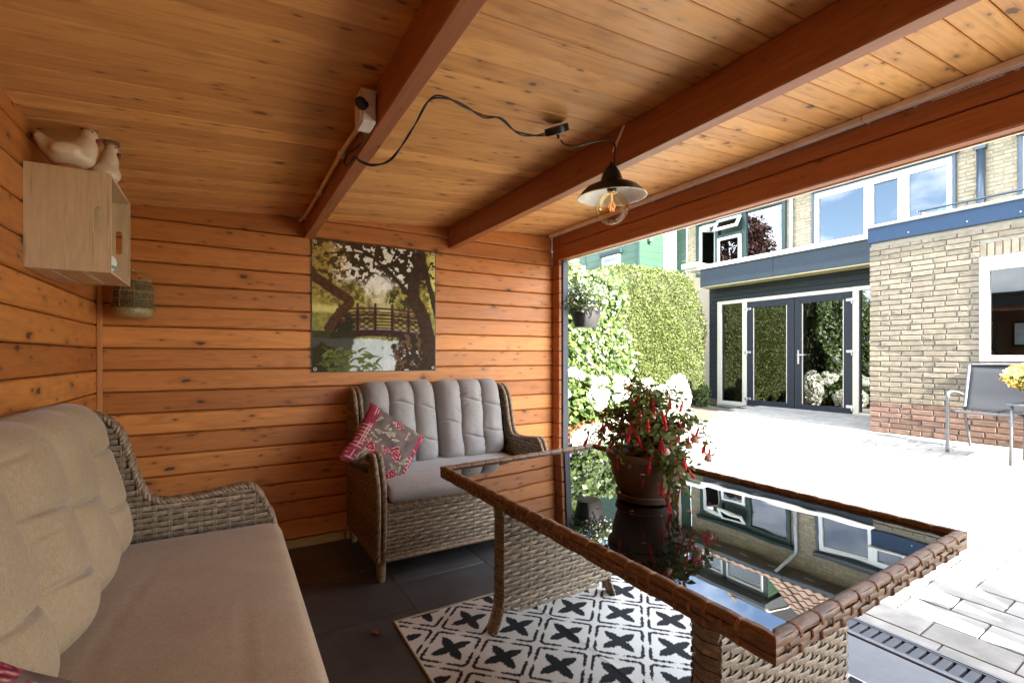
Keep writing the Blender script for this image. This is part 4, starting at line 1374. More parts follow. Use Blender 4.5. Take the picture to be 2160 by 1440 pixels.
def rel(p): return (p[0] - .43, p[1] - 1.74, p[2] - 2.1)
c1 = [(.405, 1.70, 2.10), (.432, 1.80, 2.085), (.43, 1.93, 2.10), (.425, 2.05, 2.12), (.430, 2.13, 2.115), (.432, 2.07, 2.085), (.434, 1.95, 2.075), (.45, 1.94, 2.06), (.50, 1.93, 2.05), (.56, 1.88, 2.07), (.605, 1.76, 2.15), (.63, 1.65, 2.215), (.68, 1.62, 2.225), (.77, 1.64, 2.225), (.86, 1.665, 2.222), (.93, 1.655, 2.228), (1.03, 1.69, 2.21), (1.12, 1.68, 2.215), (1.185, 1.655, 2.235)]
P = resample(bez([rel(p) for p in c1], 10), .006)
cbm = MB()
for s in range(2):
    q = []
    for i, p in enumerate(P):
        a = 2 * math.pi * i * .006 / .21 + math.pi * s
        k = .0029 + (.0010 if i > len(P) * .62 else 0)
        q.append(p + Vector((math.cos(a) * k * .5, math.cos(a) * k * .6, math.sin(a) * k)))
    cbm.tube(q, .0031, 6)
cbm.build('cord', M['black_cord'], CB, smooth=True)
c2 = [(1.215, 1.64, 2.20), (1.225, 1.62, 2.178), (1.27, 1.60, 2.175), (1.35, 1.585, 2.205), (1.42, 1.575, 2.225), (1.462, 1.578, 2.215), (1.466, 1.583, 2.17), (LX + .017, LY, 2.118)]
MB().tube(bez([rel(p) for p in c2], 8), .0036, 7).build('cord', M['black_cord'], CB, smooth=True)
pl = MB().lathe([(0, 0), (.017, 0), (.019, .004), (.019, .026), (.012, .036), (.006, .040), (0, .040)], 20).build('plug', M['black_cord'], CB, smooth=True, auto=40, loc=rel((.405, 1.665, 2.135)), rot=(R(20), R(-60), 0))
for s in (-1, 1):
    MB().tube([(s * .0095, 0, 0), (s * .0095, 0, -.019)], .0024, 8).build('pin', M['brass'], pl)
RS = empty('ceiling_rose', (1.205, 1.650, 2.232), label='loose black ceiling rose dangling from the cable on a hook', cat='ceiling rose')
RS.rotation_euler = (R(14), R(-28), 0)
MB().lathe([(.0, .0), (.047, .0), (.051, .002), (.052, .006), (.052, .028), (.049, .028), (.048, .004), (0, .003)], 40).build('cup', M['black_metal'], RS, smooth=True, auto=40)
MB().lathe([(0, -.0008), (.047, -.0008)], 40).build('cap_disc', M['white_enamel'], RS)
MB().tube([(0, 0, -.020), (0, 0, .002)], .006, 10).build('cord_grip', M['black_cord'], RS)
MB().box(-.05, .05, -.006, .006, .024, .027).build('bracket', M['steel'], RS)
hk = MB()
hk.tube([(1.33, 1.60, ceil(1.33)), (1.33, 1.60, ceil(1.33) - .012), (1.335, 1.598, ceil(1.33) - .022), (1.345, 1.596, ceil(1.33) - .020), (1.347, 1.596, ceil(1.33) - .010)], .0016, 6)
hk.tube([(1.345, 1.596, ceil(1.33) - .020), (1.40, 1.59, 2.262), (1.47, 1.585, 2.262)], .0011, 5)
tag(hk.build('ceiling_hook', M['steel'], smooth=True), 'thin wire hook in the ceiling beside the beam', 'hook')
# wooden batten peg that carries the lamp cord over the beam
cl = MB().tube([(1.492, 1.548, 2.298), (1.489, 1.585, 2.245), (1.487, 1.615, 2.20)], [.0055, .0065, .0055], 8)
tag(cl.build('cord_peg', M['track'], smooth=True), 'pale peg holding the lamp cord on the beam', 'peg')
# socket box and conduit on the first rafter
JB = empty('socket_box', (.443, 1.70, 2.145), label='off white surface socket box fixed to the first rafter', cat='socket box')
JB.rotation_euler = (0, 0, 0)
MB().box(-.052, -.002, -.045, .045, -.06, .048, .006).build('housing', M['white_plastic'], JB)
MB().box(-.056, -.0525, -.040, .040, -.055, .043, .002).build('cover', M['white_plastic'], JB)
MB().box(-.0535, .0, -.0468, .0468, .0505 - .006, .0525, .002).build('lid_edge', M['white_plastic'], JB)
rg = MB()
for k in range(1, 5):
    rg.tube([(.0045 * k * math.cos(a), 0, .0045 * k * math.sin(a)) for a in [j * math.pi / 8 for j in range(17)]], .0008, 4, cap=False)
rg.build('knockout', M['white_plastic'], JB, loc=(-.026, -.0455, .012))
CD = empty('conduit', (.425, 1.76, 2.14), label='cream plastic conduit pipe clipped along the first rafter', cat='conduit')
cp = [(.425, 1.742, 2.135), (.425, 2.1, 2.165), (.427, 2.6, 2.172), (.428, 3.1, 2.178), (.427, 3.34, 2.19), (.423, 3.46, 2.196), (.418, 3.50, 2.20)]
MB().tube([Vector(p) - Vector((.425, 1.76, 2.14)) for p in bez(cp, 6)], .0095, 12).build('pipe', M['pvc'], CD, smooth=True)
for y in (2.18, 2.78, 3.36):
    z = 2.166 if y < 2.5 else (2.176 if y < 3 else 2.190)
    MB().box(-.016, .016, -.008, .008, -.014, .014, .003).build('clip', M['white_plastic'], CD, loc=(.428 - .425, y - 1.76, z - 2.14))

# ================================================================== CRATE, HENS, LANTERN
CR = empty('wall_crate', (WX, 2.37, 1.607), label='pale plywood crate mounted sideways on the side wall as a shelf', cat='crate')
cw_, ch_, cdp = .425, .38, .245
pe = MB()
# near end panel with the hand hole (a ring of faces round the slot)
def end_panel(mb, y0, y1):
    hx_, hz0, hz1, hr = .205, .140, .248, .0125
    slot = [(hx_ + hr * math.cos(a), hz1 - hr + hr * math.sin(a)) for a in [math.pi * k / 8 for k in range(9)]] + [(hx_ + hr * math.cos(a), hz0 + hr + hr * math.sin(a)) for a in [math.pi + math.pi * k / 8 for k in range(9)]]
    c = (hx_, (hz0 + hz1) / 2)
    def out(p):
        dx, dz = p[0] - c[0], p[1] - c[1]
        ts = []
        if dx > 1e-9: ts.append((cdp - c[0]) / dx)
        if dx < -1e-9: ts.append((0 - c[0]) / dx)
        if dz > 1e-9: ts.append((ch_ - c[1]) / dz)
        if dz < -1e-9: ts.append((0 - c[1]) / dz)
        t = min(ts); return (c[0] + dx * t, c[1] + dz * t)
    cor = [(cdp, ch_), (0, ch_), (0, 0), (cdp, 0)]
    ring = []
    outer = [out(p) for p in slot]
    n = len(slot)
    vs = []; fs = []
    for y in (y0, y1):
        vs += [(p[0], y, p[1]) for p in slot] + [(p[0], y, p[1]) for p in outer] + [(p[0], y, p[1]) for p in cor]
    m_ = 2 * n + 4
    def side(p):
        if abs(p[0] - cdp) < 1e-6: return 0
        if abs(p[1] - ch_) < 1e-6: return 1
        if abs(p[0]) < 1e-6: return 2
        return 3
    for i in range(n):
        j = (i + 1) % n
        for o_ in (0, m_):
            f = [o_ + i, o_ + n + i]
            si, sj = side(outer[i]), side(outer[j]); k = si
            while k != sj:
                f.append(o_ + 2 * n + {0: 0, 1: 1, 2: 2, 3: 3}[k]); k = (k + 1) % 4
            f += [o_ + n + j, o_ + j]
            fs.append(tuple(f))
        fs.append((i, j, m_ + j, m_ + i))
    mb.add(vs, fs)
    for a, b_ in zip(cor, cor[1:] + cor[:1]):
        mb.add([(a[0], y0, a[1]), (b_[0], y0, b_[1]), (b_[0], y1, b_[1]), (a[0], y1, a[1])], [(0, 1, 2, 3)])
ep = MB(); end_panel(ep, 0, .010); ep.build('end_panel', M['crate_wood'], CR)
ep = MB(); end_panel(ep, cw_ - .010, cw_); ep.build('end_panel', M['crate_wood'], CR)
for x0, x1 in ((.002, .068), (.085, .155), (.172, cdp)):
    MB().box(x0, x1, .0105, cw_ - .0105, -.0005, .0075, .001).build('slat', M['crate_wood'], CR)
    MB().box(x0, x1, .0105, cw_ - .0105, ch_ - .0075, ch_ + .0005, .001).build('slat', M['crate_wood'], CR)
for z0, z1 in ((.010, .115), (.13, .25), (.265, .37)):
    MB().box(.001, .008, .0105, cw_ - .0105, z0, z1, .001).build('back_slat', M['crate_wood'], CR)
def blob(name, m, parts, parent, vox=.005, loc=(0, 0, 0)):
    """ellipsoids fused into one continuous surface"""
    bm = bmesh.new()
    for (c, r, rot) in parts:
        mt = Matrix.Translation(c) @ Matrix.Rotation(rot, 4, 'X') @ Matrix.Diagonal((*r, 1))
        bmesh.ops.create_icosphere(bm, subdivisions=3, radius=1, matrix=mt)
    me = bpy.data.meshes.new(name); bm.to_mesh(me); bm.free()
    o = link(name, me, m, parent, loc)
    md = o.modifiers.new('fuse', 'REMESH'); md.mode = 'VOXEL'; md.voxel_size = vox; md.use_smooth_shade = True
    sm_ = o.modifiers.new('soft', 'SMOOTH'); sm_.iterations = 6; sm_.factor = .6
    return o
def hen(loc, rz, label, sc, slim=False):
    h = empty('ceramic_hen', loc, rz, label, 'figurine', 'ceramic hens on the crate')
    h.scale = (sc, sc, sc)
    # faces +y
    if slim: parts = [((0, -.005, .045), (.046, .052, .045), 0), ((0, .008, .095), (.032, .033, .050), 0), ((0, .015, .145), (.021, .023, .028), 0)]
    else: parts = [((0, 0, .064), (.058, .076, .052), R(6)), ((0, -.078, .098), (.020, .020, .036), R(28)), ((0, -.060, .080), (.026, .030, .034), R(20)), ((0, .040, .098), (.042, .040, .056), R(-14)), ((0, .054, .152), (.026, .028, .032), 0), ((.050, -.012, .072), (.015, .046, .027), R(8)), ((-.050, -.012, .072), (.015, .046, .027), R(8))]
    blob('body', M['hen'], parts, h)
    hy_, hz_ = (.015, .165) if slim else (.054, .176)
    blob('comb', M['hen_brown'], [((0, hy_ + d, hz_ + e), (.008, .012, .016), 0) for d, e in ((-.016, .006), (.002, .014), (.018, .006))], h, .003)
    blob('wattle', M['hen_red'], [((sx * .008, hy_ + .022, hz_ - .042), (.009, .010, .017), 0) for sx in (-1, 1)], h, .003)
    MB().lathe([(.0075, 0), (.004, .010), (.0005, .018)], 10, M=Matrix.Rotation(R(-100), 3, 'X')).build('beak', M['hen_foot'], h, smooth=True, loc=(0, hy_ + .022, hz_ - .018))
    if not slim: MB().lathe([(0, 0), (.044, 0), (.046, .006), (.040, .016), (.030, .024)], 24).build('foot', M['hen_foot'], h, smooth=True)
    for sx in (-1, 1):
        MB().lathe([(0, .002), (.0028, .001), (.0033, 0)], 10, M=Matrix.Rotation(R(90 * sx), 3, 'Y')).build('eye', M['black_metal'], h, loc=(sx * (.019 if slim else .0225), hy_ + .010, hz_ - .012))
hen((-.515, 2.432, 1.988), R(-80), 'plump cream ceramic hen facing the room on the crate', 1.0)
hen((-.425, 2.53, 1.988), R(-70), 'slim upright cream ceramic hen behind the plump one', 1.0, True)
# small things inside the crate
eg = MB().lathe([(0, 0)] + [(.034 * math.sin(a) * (1 - .12 * math.cos(a)), .036 - .042 * math.cos(a) + .006) for a in [math.pi * k / 16 for k in range(1, 16)]] + [(0, .084)], 24)
ego = eg.build('painted_egg', M['white_enamel'], smooth=True, loc=(-.432, 2.50, 1.617), rot=(0, R(12), 0))
tag(ego, 'striped painted egg lying in the crate', 'egg')
for z0, z1, cc in ((.050, .060, (.55, .16, .06)), (.030, .042, (.10, .30, .34))):
    rr = lambda z: .034 * math.sin(math.acos(max(-1, min(1, (.042 - z) / .042)))) + .0006
    MB().lathe([(rr(z0), z0), (rr((z0 + z1) / 2) , (z0 + z1) / 2), (rr(z1), z1)], 24).build('stripe', simple('egg stripe', cc, .4), ego, smooth=True)
tag(blob('cream_jar', simple('pale green glaze', (.50, .48, .24), .4), [((0, 0, .06), (.028, .028, .062), 0)], None, .004, (-.455, 2.425, 1.618)), 'pale green vase standing in the crate near its end panel', 'vase')
pb = empty('pink_bird', (-.43, 2.52, 1.700), label='pink glazed bird figure perched in the crate', cat='figurine')
blob('body', simple('pink glaze', (.45, .13, .17), .35), [((0, 0, 0), (.016, .034, .016), R(-30)), ((0, -.032, .028), (.011, .014, .012), 0), ((0, .035, -.018), (.008, .030, .006), R(-30))], pb, .003)
MB().tube([(0, 0, -.012), (0, 0, -.083)], .003, 6).build('stick', M['steel'], pb)
# rattan lantern hanging in the corner
LN = empty('wicker_lantern', (-.452, 3.375, 1.500), label='dark seagrass lantern basket hanging in the corner behind the crate', cat='lantern')
MB().lathe([(0, 0), (.072, 0), (.086, .010), (.094, .035), (.092, .050)], 32).build('base', M['seagrass'], LN, smooth=True)
lb = MB()
for j in range(17):
    z = .050 + j * .0095; rr = .090 - .012 * (j / 16) ** 1.5
    lb.tube([((rr + .002 * (-1) ** (k + j)) * math.cos(k * math.pi / 18), (rr + .002 * (-1) ** (k + j)) * math.sin(k * math.pi / 18), z) for k in range(37)], .0042, 5, cap=False)
lb.build('body', M['rattan'], LN, smooth=True)
bn = MB()
for z, rr in ((.052, .094), (.100, .0935), (.145, .090), (.205, .081)):
    bn.tube([(rr * math.cos(k * math.pi / 18), rr * math.sin(k * math.pi / 18), z + .001 * (-1) ** k) for k in range(37)], .003, 5, cap=False)
for k in range(9):
    a = k * 2 * math.pi / 9; bn.tube([(.095 * math.cos(a), .095 * math.sin(a), .05), (.094 * math.cos(a), .094 * math.sin(a), .12), (.082 * math.cos(a), .082 * math.sin(a), .205)], .0022, 4)
bn.build('banding', M['seagrass'], LN, smooth=True)
hd = MB(); hd.tube([(.078 * math.cos(a), 0, .205 + .055 * math.sin(a)) for a in [math.pi * k / 12 for k in range(13)]], .004, 6); hd.build('handle', M['seagrass'], LN, smooth=True)
tag(MB().tube([(-.452, WY - .002, 1.765), (-.452, 3.40, 1.758), (-.452, 3.375, 1.7545), (-.452, 3.36, 1.768)], .003, 6).build('wall_hook', M['brass'], smooth=True), 'small hook in the back wall carrying the lantern', 'hook')
# dry leaf on the tiles
dl = leaf_mesh('dry_leaf', np.array([[0, 0, .004], [.004, .004, .006], [-.004, .006, .005]]), np.array([[0, 0, 1.]] * 3), .045, .7, .35, .5, 0, np.random.default_rng(2))
tag(link('dry_leaf', dl, M['dry_leaf'], None, (.60, 2.215, 0.001)), 'curled brown dry leaf on the dark floor tiles', 'leaf')

# ================================================================== HOUSE
HG = gz(7.4)                                    # ground level at the house
XE, XD, XF, XM = 7.32, 8.54, 8.20, 10.5        # fronts: brick annex, door wall, its fascia, main facade
def brick_proto(ln, hgt, seed, m):
    r = random.Random(seed)
    bm = bmesh.new()
    bmesh.ops.create_cube(bm, size=1, matrix=Matrix.Translation((0, ln / 2, hgt / 2)) @ Matrix.Diagonal((.06, ln, hgt, 1)))
    bmesh.ops.bevel(bm, geom=list(bm.edges), offset=.0045, segments=1, affect='EDGES')
    for v in bm.verts:
        v.co += Vector((r.uniform(-.002, .002), r.uniform(-.0035, .0035), r.uniform(-.003, .003)))
    me = bpy.data.meshes.new('brick'); bm.to_mesh(me); bm.free()
    me.materials.append(m); return me
COURSE = .0655; BL = .21; JT = .0115
def bond(y0, y1, k):
    """lengths along a course: Dutch wild bond"""
    r = random.Random(k * 7 + 3)
    y = y1; out = []
    first = True
    while y > y0 + .004:
        ln = r.choice([BL, BL, BL, BL * .48]) if not first else (BL if k % 2 else BL * .55)
        first = False
        a = max(y0, y - ln)
        if a - y0 < .05: a = y0
        out.append((a, y)); y = a - JT
    return out
def brick_field(x, y0, y1, z0, z1, holes, parent, vis, seed, red_to=0.0, depth=.019, mk='brick'):
    """lay every course; bricks inside vis() are objects, the others go into one mesh"""
    protos = {}
    rest = MB(); n = 0
    for k in range(int((z1 - z0) / COURSE)):
        zb = z0 + k * COURSE
        for (a, b_) in bond(y0, y1, k + seed):
            segs = [(a, b_)]
            for (hy0, hy1, hz0, hz1) in holes:
                ns = []
                for (p, q) in segs:
                    if zb + COURSE * .8 <= hz0 or zb >= hz1 - .01 or q <= hy0 or p >= hy1: ns.append((p, q)); continue
                    if p < hy0 - .03: ns.append((p, hy0))
                    if q > hy1 + .03: ns.append((hy1, q))
                segs = ns
            for (p, q) in segs:
                red = zb - z0 < red_to
                pr = rnd.uniform(-.003, .003)
                if vis(p, q, zb):
                    key = (round(q - p, 3), rnd.randrange(3), red)
                    if key not in protos: protos[key] = brick_proto(q - p, COURSE - JT, hash(key[:2]) & 1023, M['brick_red'] if red else M[mk])
                    link('brick', protos[key], None, parent, (x + .03 - depth + pr, p, zb)); n += 1
                else:
                    rest.box(x - depth + pr, x + .03, p, q, zb, zb + COURSE - JT, .003)
    if rest.v: tag(rest.build('brickwork', M[mk + '_all'], parent), kind='stuff')
    return n

# ---- brick annex with window (right)
AN = empty('brick_annex', (XE, 1.0, HG), label='buff brick house annex with blue fascia and white window beyond the patio', cat='building')
def A(o): o.parent = AN; o.matrix_parent_inverse = Matrix.Translation((-XE, -1.0, -HG)); return o
AW0, AW1 = -2.5, 3.028
WIN = (.30, 1.954, 1.235, 2.40)
core = MB()
core.box(XE, XE + .12, AW0, WIN[0], HG - .1, 2.80); core.box(XE, XE + .12, WIN[1], AW1 - .012, HG - .1, 2.80)
core.box(XE, XE + .12, WIN[0], WIN[1], HG - .1, WIN[2]); core.box(XE, XE + .12, WIN[0], WIN[1], WIN[3], 2.80)
core.box(XE + .12, XD + .05, AW1 - .13, AW1 - .012, HG - .1, 2.80)
cw = A(core.build('wall', M['mortar']))
BR = empty('front_brickwork', (0, 0, 0), parent=None); A(BR)
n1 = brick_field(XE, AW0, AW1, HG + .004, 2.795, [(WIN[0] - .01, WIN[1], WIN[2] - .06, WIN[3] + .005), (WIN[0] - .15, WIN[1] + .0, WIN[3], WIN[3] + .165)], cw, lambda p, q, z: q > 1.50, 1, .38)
# bricks on the short return towards the doors
ret = MB()
for k in range(38):
    zb = HG + .004 + k * COURSE
    for a, b_ in bond(XE + .035, XD, k + 5):
        ret.box(a, b_, AW1 - .02, AW1 - .012 + .010, zb, zb + COURSE - JT, .003)
A(tag(ret.build('return_brickwork', M['brick_all']), kind='stuff'))
sol = brick_proto(.155, .053, 77, M['brick'])
for k in range(24):
    o = link('soldier_brick', sol, None, cw, (XE + .030 - .019, WIN[1] - .004 - k * .0645, WIN[3] + .008)); o.rotation_euler = (R(90), 0, 0)
fb = MB().box(XE - .045, XE + .2, AW0, AW1 + .015, 2.775, 2.965, .004); fbo = A(fb.build('fascia', M['fascia_blue']))
MB().box(XE - .075, XE + .25, AW0, AW1 + .04, 2.967, 2.998, .008).build('coping', M['coping'], fbo)
for y in (2.60, 2.05, 1.62, 1.1):
    MB().lathe([(0, .006), (.006, .005), (.008, 0)], 10, M=Matrix.Rotation(R(-90), 3, 'Y')).build('bolt', M['steel'], fbo, loc=(XE - .045, y, 2.83))
A(MB().box(XE + .1, XM, AW0, AW1 + .012, 2.80, 2.86).build('flat_roof', M['shutter']))
wn = empty('window', (XE, 1.13, 1.235)); A(wn)
def W_(o, w=wn): o.parent = w; o.matrix_parent_inverse = Matrix.Translation(tuple(-c for c in w.location)) ; return o
f = MB()
fx0, fx1 = XE - .028, XE + .07
f.box(fx0, fx1, WIN[0], WIN[0] + .075, WIN[2], WIN[3], .004); f.box(fx0, fx1, WIN[1] - .075, WIN[1], WIN[2], WIN[3], .004)
f.box(fx0 + .002, fx1, WIN[0] + .07, WIN[1] - .07, WIN[2], WIN[2] + .062, .004); f.box(fx0 + .002, fx1, WIN[0] + .07, WIN[1] - .07, WIN[3] - .065, WIN[3], .004)
W_(f.build('frame', M['white_frame']))
f = MB()
f.box(fx0 + .03, fx1 - .01, WIN[0] + .075, WIN[1] - .075, WIN[3] - .15, WIN[3] - .066, .004)
W_(f.build('blind_cassette', M['white_frame']))
W_(MB().box(fx0 + .055, fx0 + .061, WIN[0] + .07, WIN[1] - .07, WIN[2] + .06, WIN[3] - .10).build('pane', M['glass_clear']))
for k in range(14):
    W_(MB().box(fx0 - .035, XE + .05, WIN[1] - .005 - (k + 1) * .125 + .006, WIN[1] - .005 - k * .125, 1.175, 1.205, .003).build('sill_tile', M['sill_tile']))
rm = MB()
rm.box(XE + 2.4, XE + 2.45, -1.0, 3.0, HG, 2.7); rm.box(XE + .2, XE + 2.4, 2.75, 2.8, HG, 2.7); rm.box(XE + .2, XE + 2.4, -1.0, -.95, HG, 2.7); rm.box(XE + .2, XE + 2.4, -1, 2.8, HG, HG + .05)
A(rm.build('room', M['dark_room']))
pf = MB().box(XE + 2.36, XE + 2.395, 1.95, 2.25, 1.42, 1.80, .004); A(pf.build('picture_frame', M['black_metal']))
A(MB().box(XE + 2.355, XE + 2.36, 1.985, 2.215, 1.46, 1.76).build('picture', M['white_wall']))

# ---- door lobby, dark clad, double doors
LO = empty('door_lobby', (XD, 4.9, HG), label='dark clad flat roofed lobby with glazed double doors beside the brick annex', cat='building')
def B(o, p=None): 
    o.parent = p or LO
    if p is None: o.matrix_parent_inverse = Matrix.Translation((-XD, -4.9, -HG))
    return o
def dchild(name, loc, parent=None):
    e = bpy.data.objects.new(name, None); COL.objects.link(e); e.empty_display_size = .05
    e.parent = parent or LO; e.location = tuple(a - c for a, c in zip(loc, (XD, 4.9, HG))) ; return e
LY0, LY1 = AW1, 6.40
wl = MB()
wl.box(XD, XD + .1, 6.20, LY1, HG - .05, 2.70); wl.box(XD, XD + .1, LY0, 6.20, 2.392, 2.70)
B(wl.build('wall_core', M['dark_paint']))
for z0, z1 in ((2.396, 2.482), (2.485, 2.585), (2.588, 2.688)):
    B(MB().box(XD - .018, XD, LY0, LY1, z0, z1, .004).build('cladding_board', M['cladding']))
z = HG + .12
while z < 2.39:
    B(MB().box(XD - .018, XD, 6.20, LY1, z, min(z + .097, 2.392), .004).build('cladding_board', M['cladding'])); z += .10
for k in range(2):
    for i in range(1):
        B(MB().box(XD - .016, XD, 6.2, LY1, HG + .004 + k * .06, HG + .054 + k * .06, .004).build('plinth_brick', M['brick_red']))
z = HG + .02
while z < 2.67:
    B(MB().box(XD + .1, XM, LY1 - .02, LY1 - .002, z, min(z + .097, 2.67), .004).build('side_cladding_board', M['cladding'])); z += .10
for a, c in ((LY0, 4.865), (4.870, 6.36)):
    B(MB().box(XF - .012, XF + .02, a, c, 2.675, 3.022, .004).build('fascia_panel', M['fascia']))
B(MB().box(XF + .02, XM, 6.345, 6.36, 2.675, 3.022, .004).build('fascia_panel', M['fascia']))
so = B(MB().box(XF - .008, XD + .02, LY0, 6.355, 2.660, 2.676, .002).build('soffit', M['soffit']))
for y in (5.75, 4.55, 3.6):
    MB().lathe([(.0, .001), (.03, .0), (.04, -.002), (.042, .002)], 20).build('spotlight', M['black_metal'], so, loc=(XF + .17, y, 2.660), smooth=True)
B(MB().box(XF - .03, XM, LY0, 6.38, 3.023, 3.055, .003).build('flat_roof', M['shutter']))
B(MB().box(XF - .045, XF + .06, LY0 + .02, 6.40, 3.030, 3.105, .006).build('roof_edge', M['white_frame']))
B(MB().box(XF - .045, XF + .06, 6.41, 6.80, 3.10, 3.20, .006).build('roof_edge', M['white_frame']))
B(MB().box(XF + .06, XM, 6.41, 6.80, 3.06, 3.19, .006).build('roof_edge', M['white_frame']))
# cream frame with side lights
fr = MB()
X0, X1 = XD - .035, XD + .06
for a, c in ((6.105, 6.20), (5.565, 5.655), (3.675, 3.765)):
    fr.box(X0, X1, a, c, HG + .03, 2.39, .004)
fr.box(X0 + .002, X1, LY0, 6.105, 2.322, 2.388, .004)
fr.box(X0 + .004, X1, 5.655, 6.105, HG + .03, HG + .10, .004); fr.box(X0 + .004, X1, LY0, 3.675, HG + .03, HG + .10, .004)
B(fr.build('door_frame', M['cream_frame']))
B(MB().box(X0 - .02, X1 + .05, LY0, 6.2, HG - .02, HG + .028, .004).build('threshold', M['galv']))
for a, c in ((5.655, 6.105), (LY0, 3.675)):
    s = B(MB().box(X0 + .03, X1, a, a + .02, HG + .10, 2.322).box(X0 + .03, X1, c - .02, c, HG + .10, 2.322).build('side_light', M['anthracite']))
    B(MB().box(XD + .010, XD + .016, a + .02, c - .02, HG + .10, 2.322).build('pane', M['glass']), s)
def door(y0, y1, hinge_left, handle):
    d = MB(); st = .125
    x0, x1 = XD - .030, XD + .025
    z0, z1 = HG + .035, 2.318
    d.box(x0, x1, y0, y0 + st, z0, z1, .004); d.box(x0, x1, y1 - st, y1, z0, z1, .004)
    d.box(x0 + .001, x1, y0 + st - .002, y1 - st + .002, z0, z0 + .125, .004); d.box(x0 + .001, x1, y0 + st - .002, y1 - st + .002, z1 - .118, z1, .004)
    o = B(d.build('door', M['anthracite']))
    B(MB().box(XD - .006, XD, y0 + st - .005, y1 - st + .005, z0 + .12, z1 - .11).build('pane', M['glass']), o)
    gb = MB()
    for (a, c, e, f_) in ((y0 + st, y0 + st + .012, z0 + .125, z1 - .118), (y1 - st - .012, y1 - st, z0 + .125, z1 - .118)):
        gb.box(x0 + .006, x0 + .02, a, c, e, f_)
    B(gb.build('glazing_bead', M['cream_frame']), o)
    yh = y1 if hinge_left else y0
    for z in (HG + .16, HG + 1.04, HG + 1.86):
        s = 1 if hinge_left else -1
        B(MB().box(x0 - .014, x0 - .001, yh - s * .085, yh + s * .045, z, z + .045, .004).box(x0 - .020, x0 - .001, yh - .012, yh + .012, z - .04, z + .05, .004).build('hinge', M['steel']), o)
    if handle:
        yy = y1 - .068
        B(MB().box(x0 - .010, x0 - .0005, yy - .017, yy + .017, 1.155, 1.40, .004).build('handle_plate', M['steel']), o)
        h = MB().tube([(x0 - .008, yy, 1.315), (x0 - .045, yy, 1.315), (x0 - .05, yy - .02, 1.315), (x0 - .05, yy - .13, 1.315)], .009, 10)
        B(h.build('handle', M['steel'], smooth=True), o)
        B(MB().lathe([(0, .004), (.010, .004), (.012, 0)], 14, M=Matrix.Rotation(R(-90), 3, 'Y')).build('keyhole', M['brass'], smooth=True, loc=(x0 - .010, yy, 1.20)), o)
door(4.678, 5.56, True, False)
door(3.77, 4.670, False, True)
# room behind the doors: olive wall, a bright picture, a folded stand
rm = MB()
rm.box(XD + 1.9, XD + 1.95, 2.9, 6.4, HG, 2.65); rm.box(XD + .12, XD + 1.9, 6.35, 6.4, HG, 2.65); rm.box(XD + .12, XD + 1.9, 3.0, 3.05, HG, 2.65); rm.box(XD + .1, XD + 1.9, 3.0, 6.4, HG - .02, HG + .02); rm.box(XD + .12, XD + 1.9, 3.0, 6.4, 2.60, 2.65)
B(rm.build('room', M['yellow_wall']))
B(MB().box(XD + 1.86, XD + 1.895, 5.55, 6.25, 1.55, 1.98, .004).build('picture', M['white_wall']))
B(MB().box(XD + 1.85, XD + 1.859, 5.55, 6.25, 1.50, 1.66, .004).build('picture_flowers', simple('poppy print', (.55, .16, .04), .6, var=.5, nscale=16)))
st = MB()
st.tube([(XD + .35, 5.98, HG + .02), (XD + .45, 5.86, 1.35), (XD + .47, 5.80, 1.37), (XD + .5, 5.74, 1.30), (XD + .55, 5.70, HG + .02)], .011, 8)
B(st.build('folded_easel', M['black_metal'], smooth=True))

# ---- upper window builder for the main facade
def bars(mb, y0, y1, z0, z1, t, x0, x1, ch=.004):
    mb.box(x0, x1, y0, y0 + t, z0, z1, ch); mb.box(x0, x1, y1 - t, y1, z0, z1, ch)
    mb.box(x0 + .001, x1, y0 + t - .002, y1 - t + .002, z0, z0 + t, ch); mb.box(x0 + .001, x1, y0 + t - .002, y1 - t + .002, z1 - t, z1, ch); return mb

# ---- own house, upper floor
HS = empty('brick_house', (XM, 4.0, HG), label='two storey buff brick house with white upper windows above the lobby roof', cat='building')
def Hh(o, p=None): o.parent = p or HS; o.matrix_parent_inverse = Matrix.Translation((-XM, -4.0, -HG)); return o
HY0, HY1 = -3.0, 5.86
w1 = (3.09, 5.38, 3.35, 4.70); w2 = (-.4, 2.354, 3.35, 4.70)
EV = 5.28
c = MB(); c.box(XM, XM + .12, HY0, w2[0], HG, EV); c.box(XM, XM + .12, w2[1], w1[0], HG, EV); c.box(XM, XM + .12, w1[1], HY1, HG, EV)
for a in (w1, w2):
    c.box(XM, XM + .12, a[0], a[1], HG, a[2]); c.box(XM, XM + .12, a[0], a[1], a[3], EV)
hw = Hh(c.build('wall', M['mortar_dark']))
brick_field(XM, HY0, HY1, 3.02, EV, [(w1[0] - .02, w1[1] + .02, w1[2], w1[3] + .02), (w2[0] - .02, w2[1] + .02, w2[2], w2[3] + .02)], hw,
            lambda p, q, z: z > 3.45 and z < 4.85 and (2.30 < p and q < 3.14 or p > 5.34), 40, depth=.006, mk='brick_up')
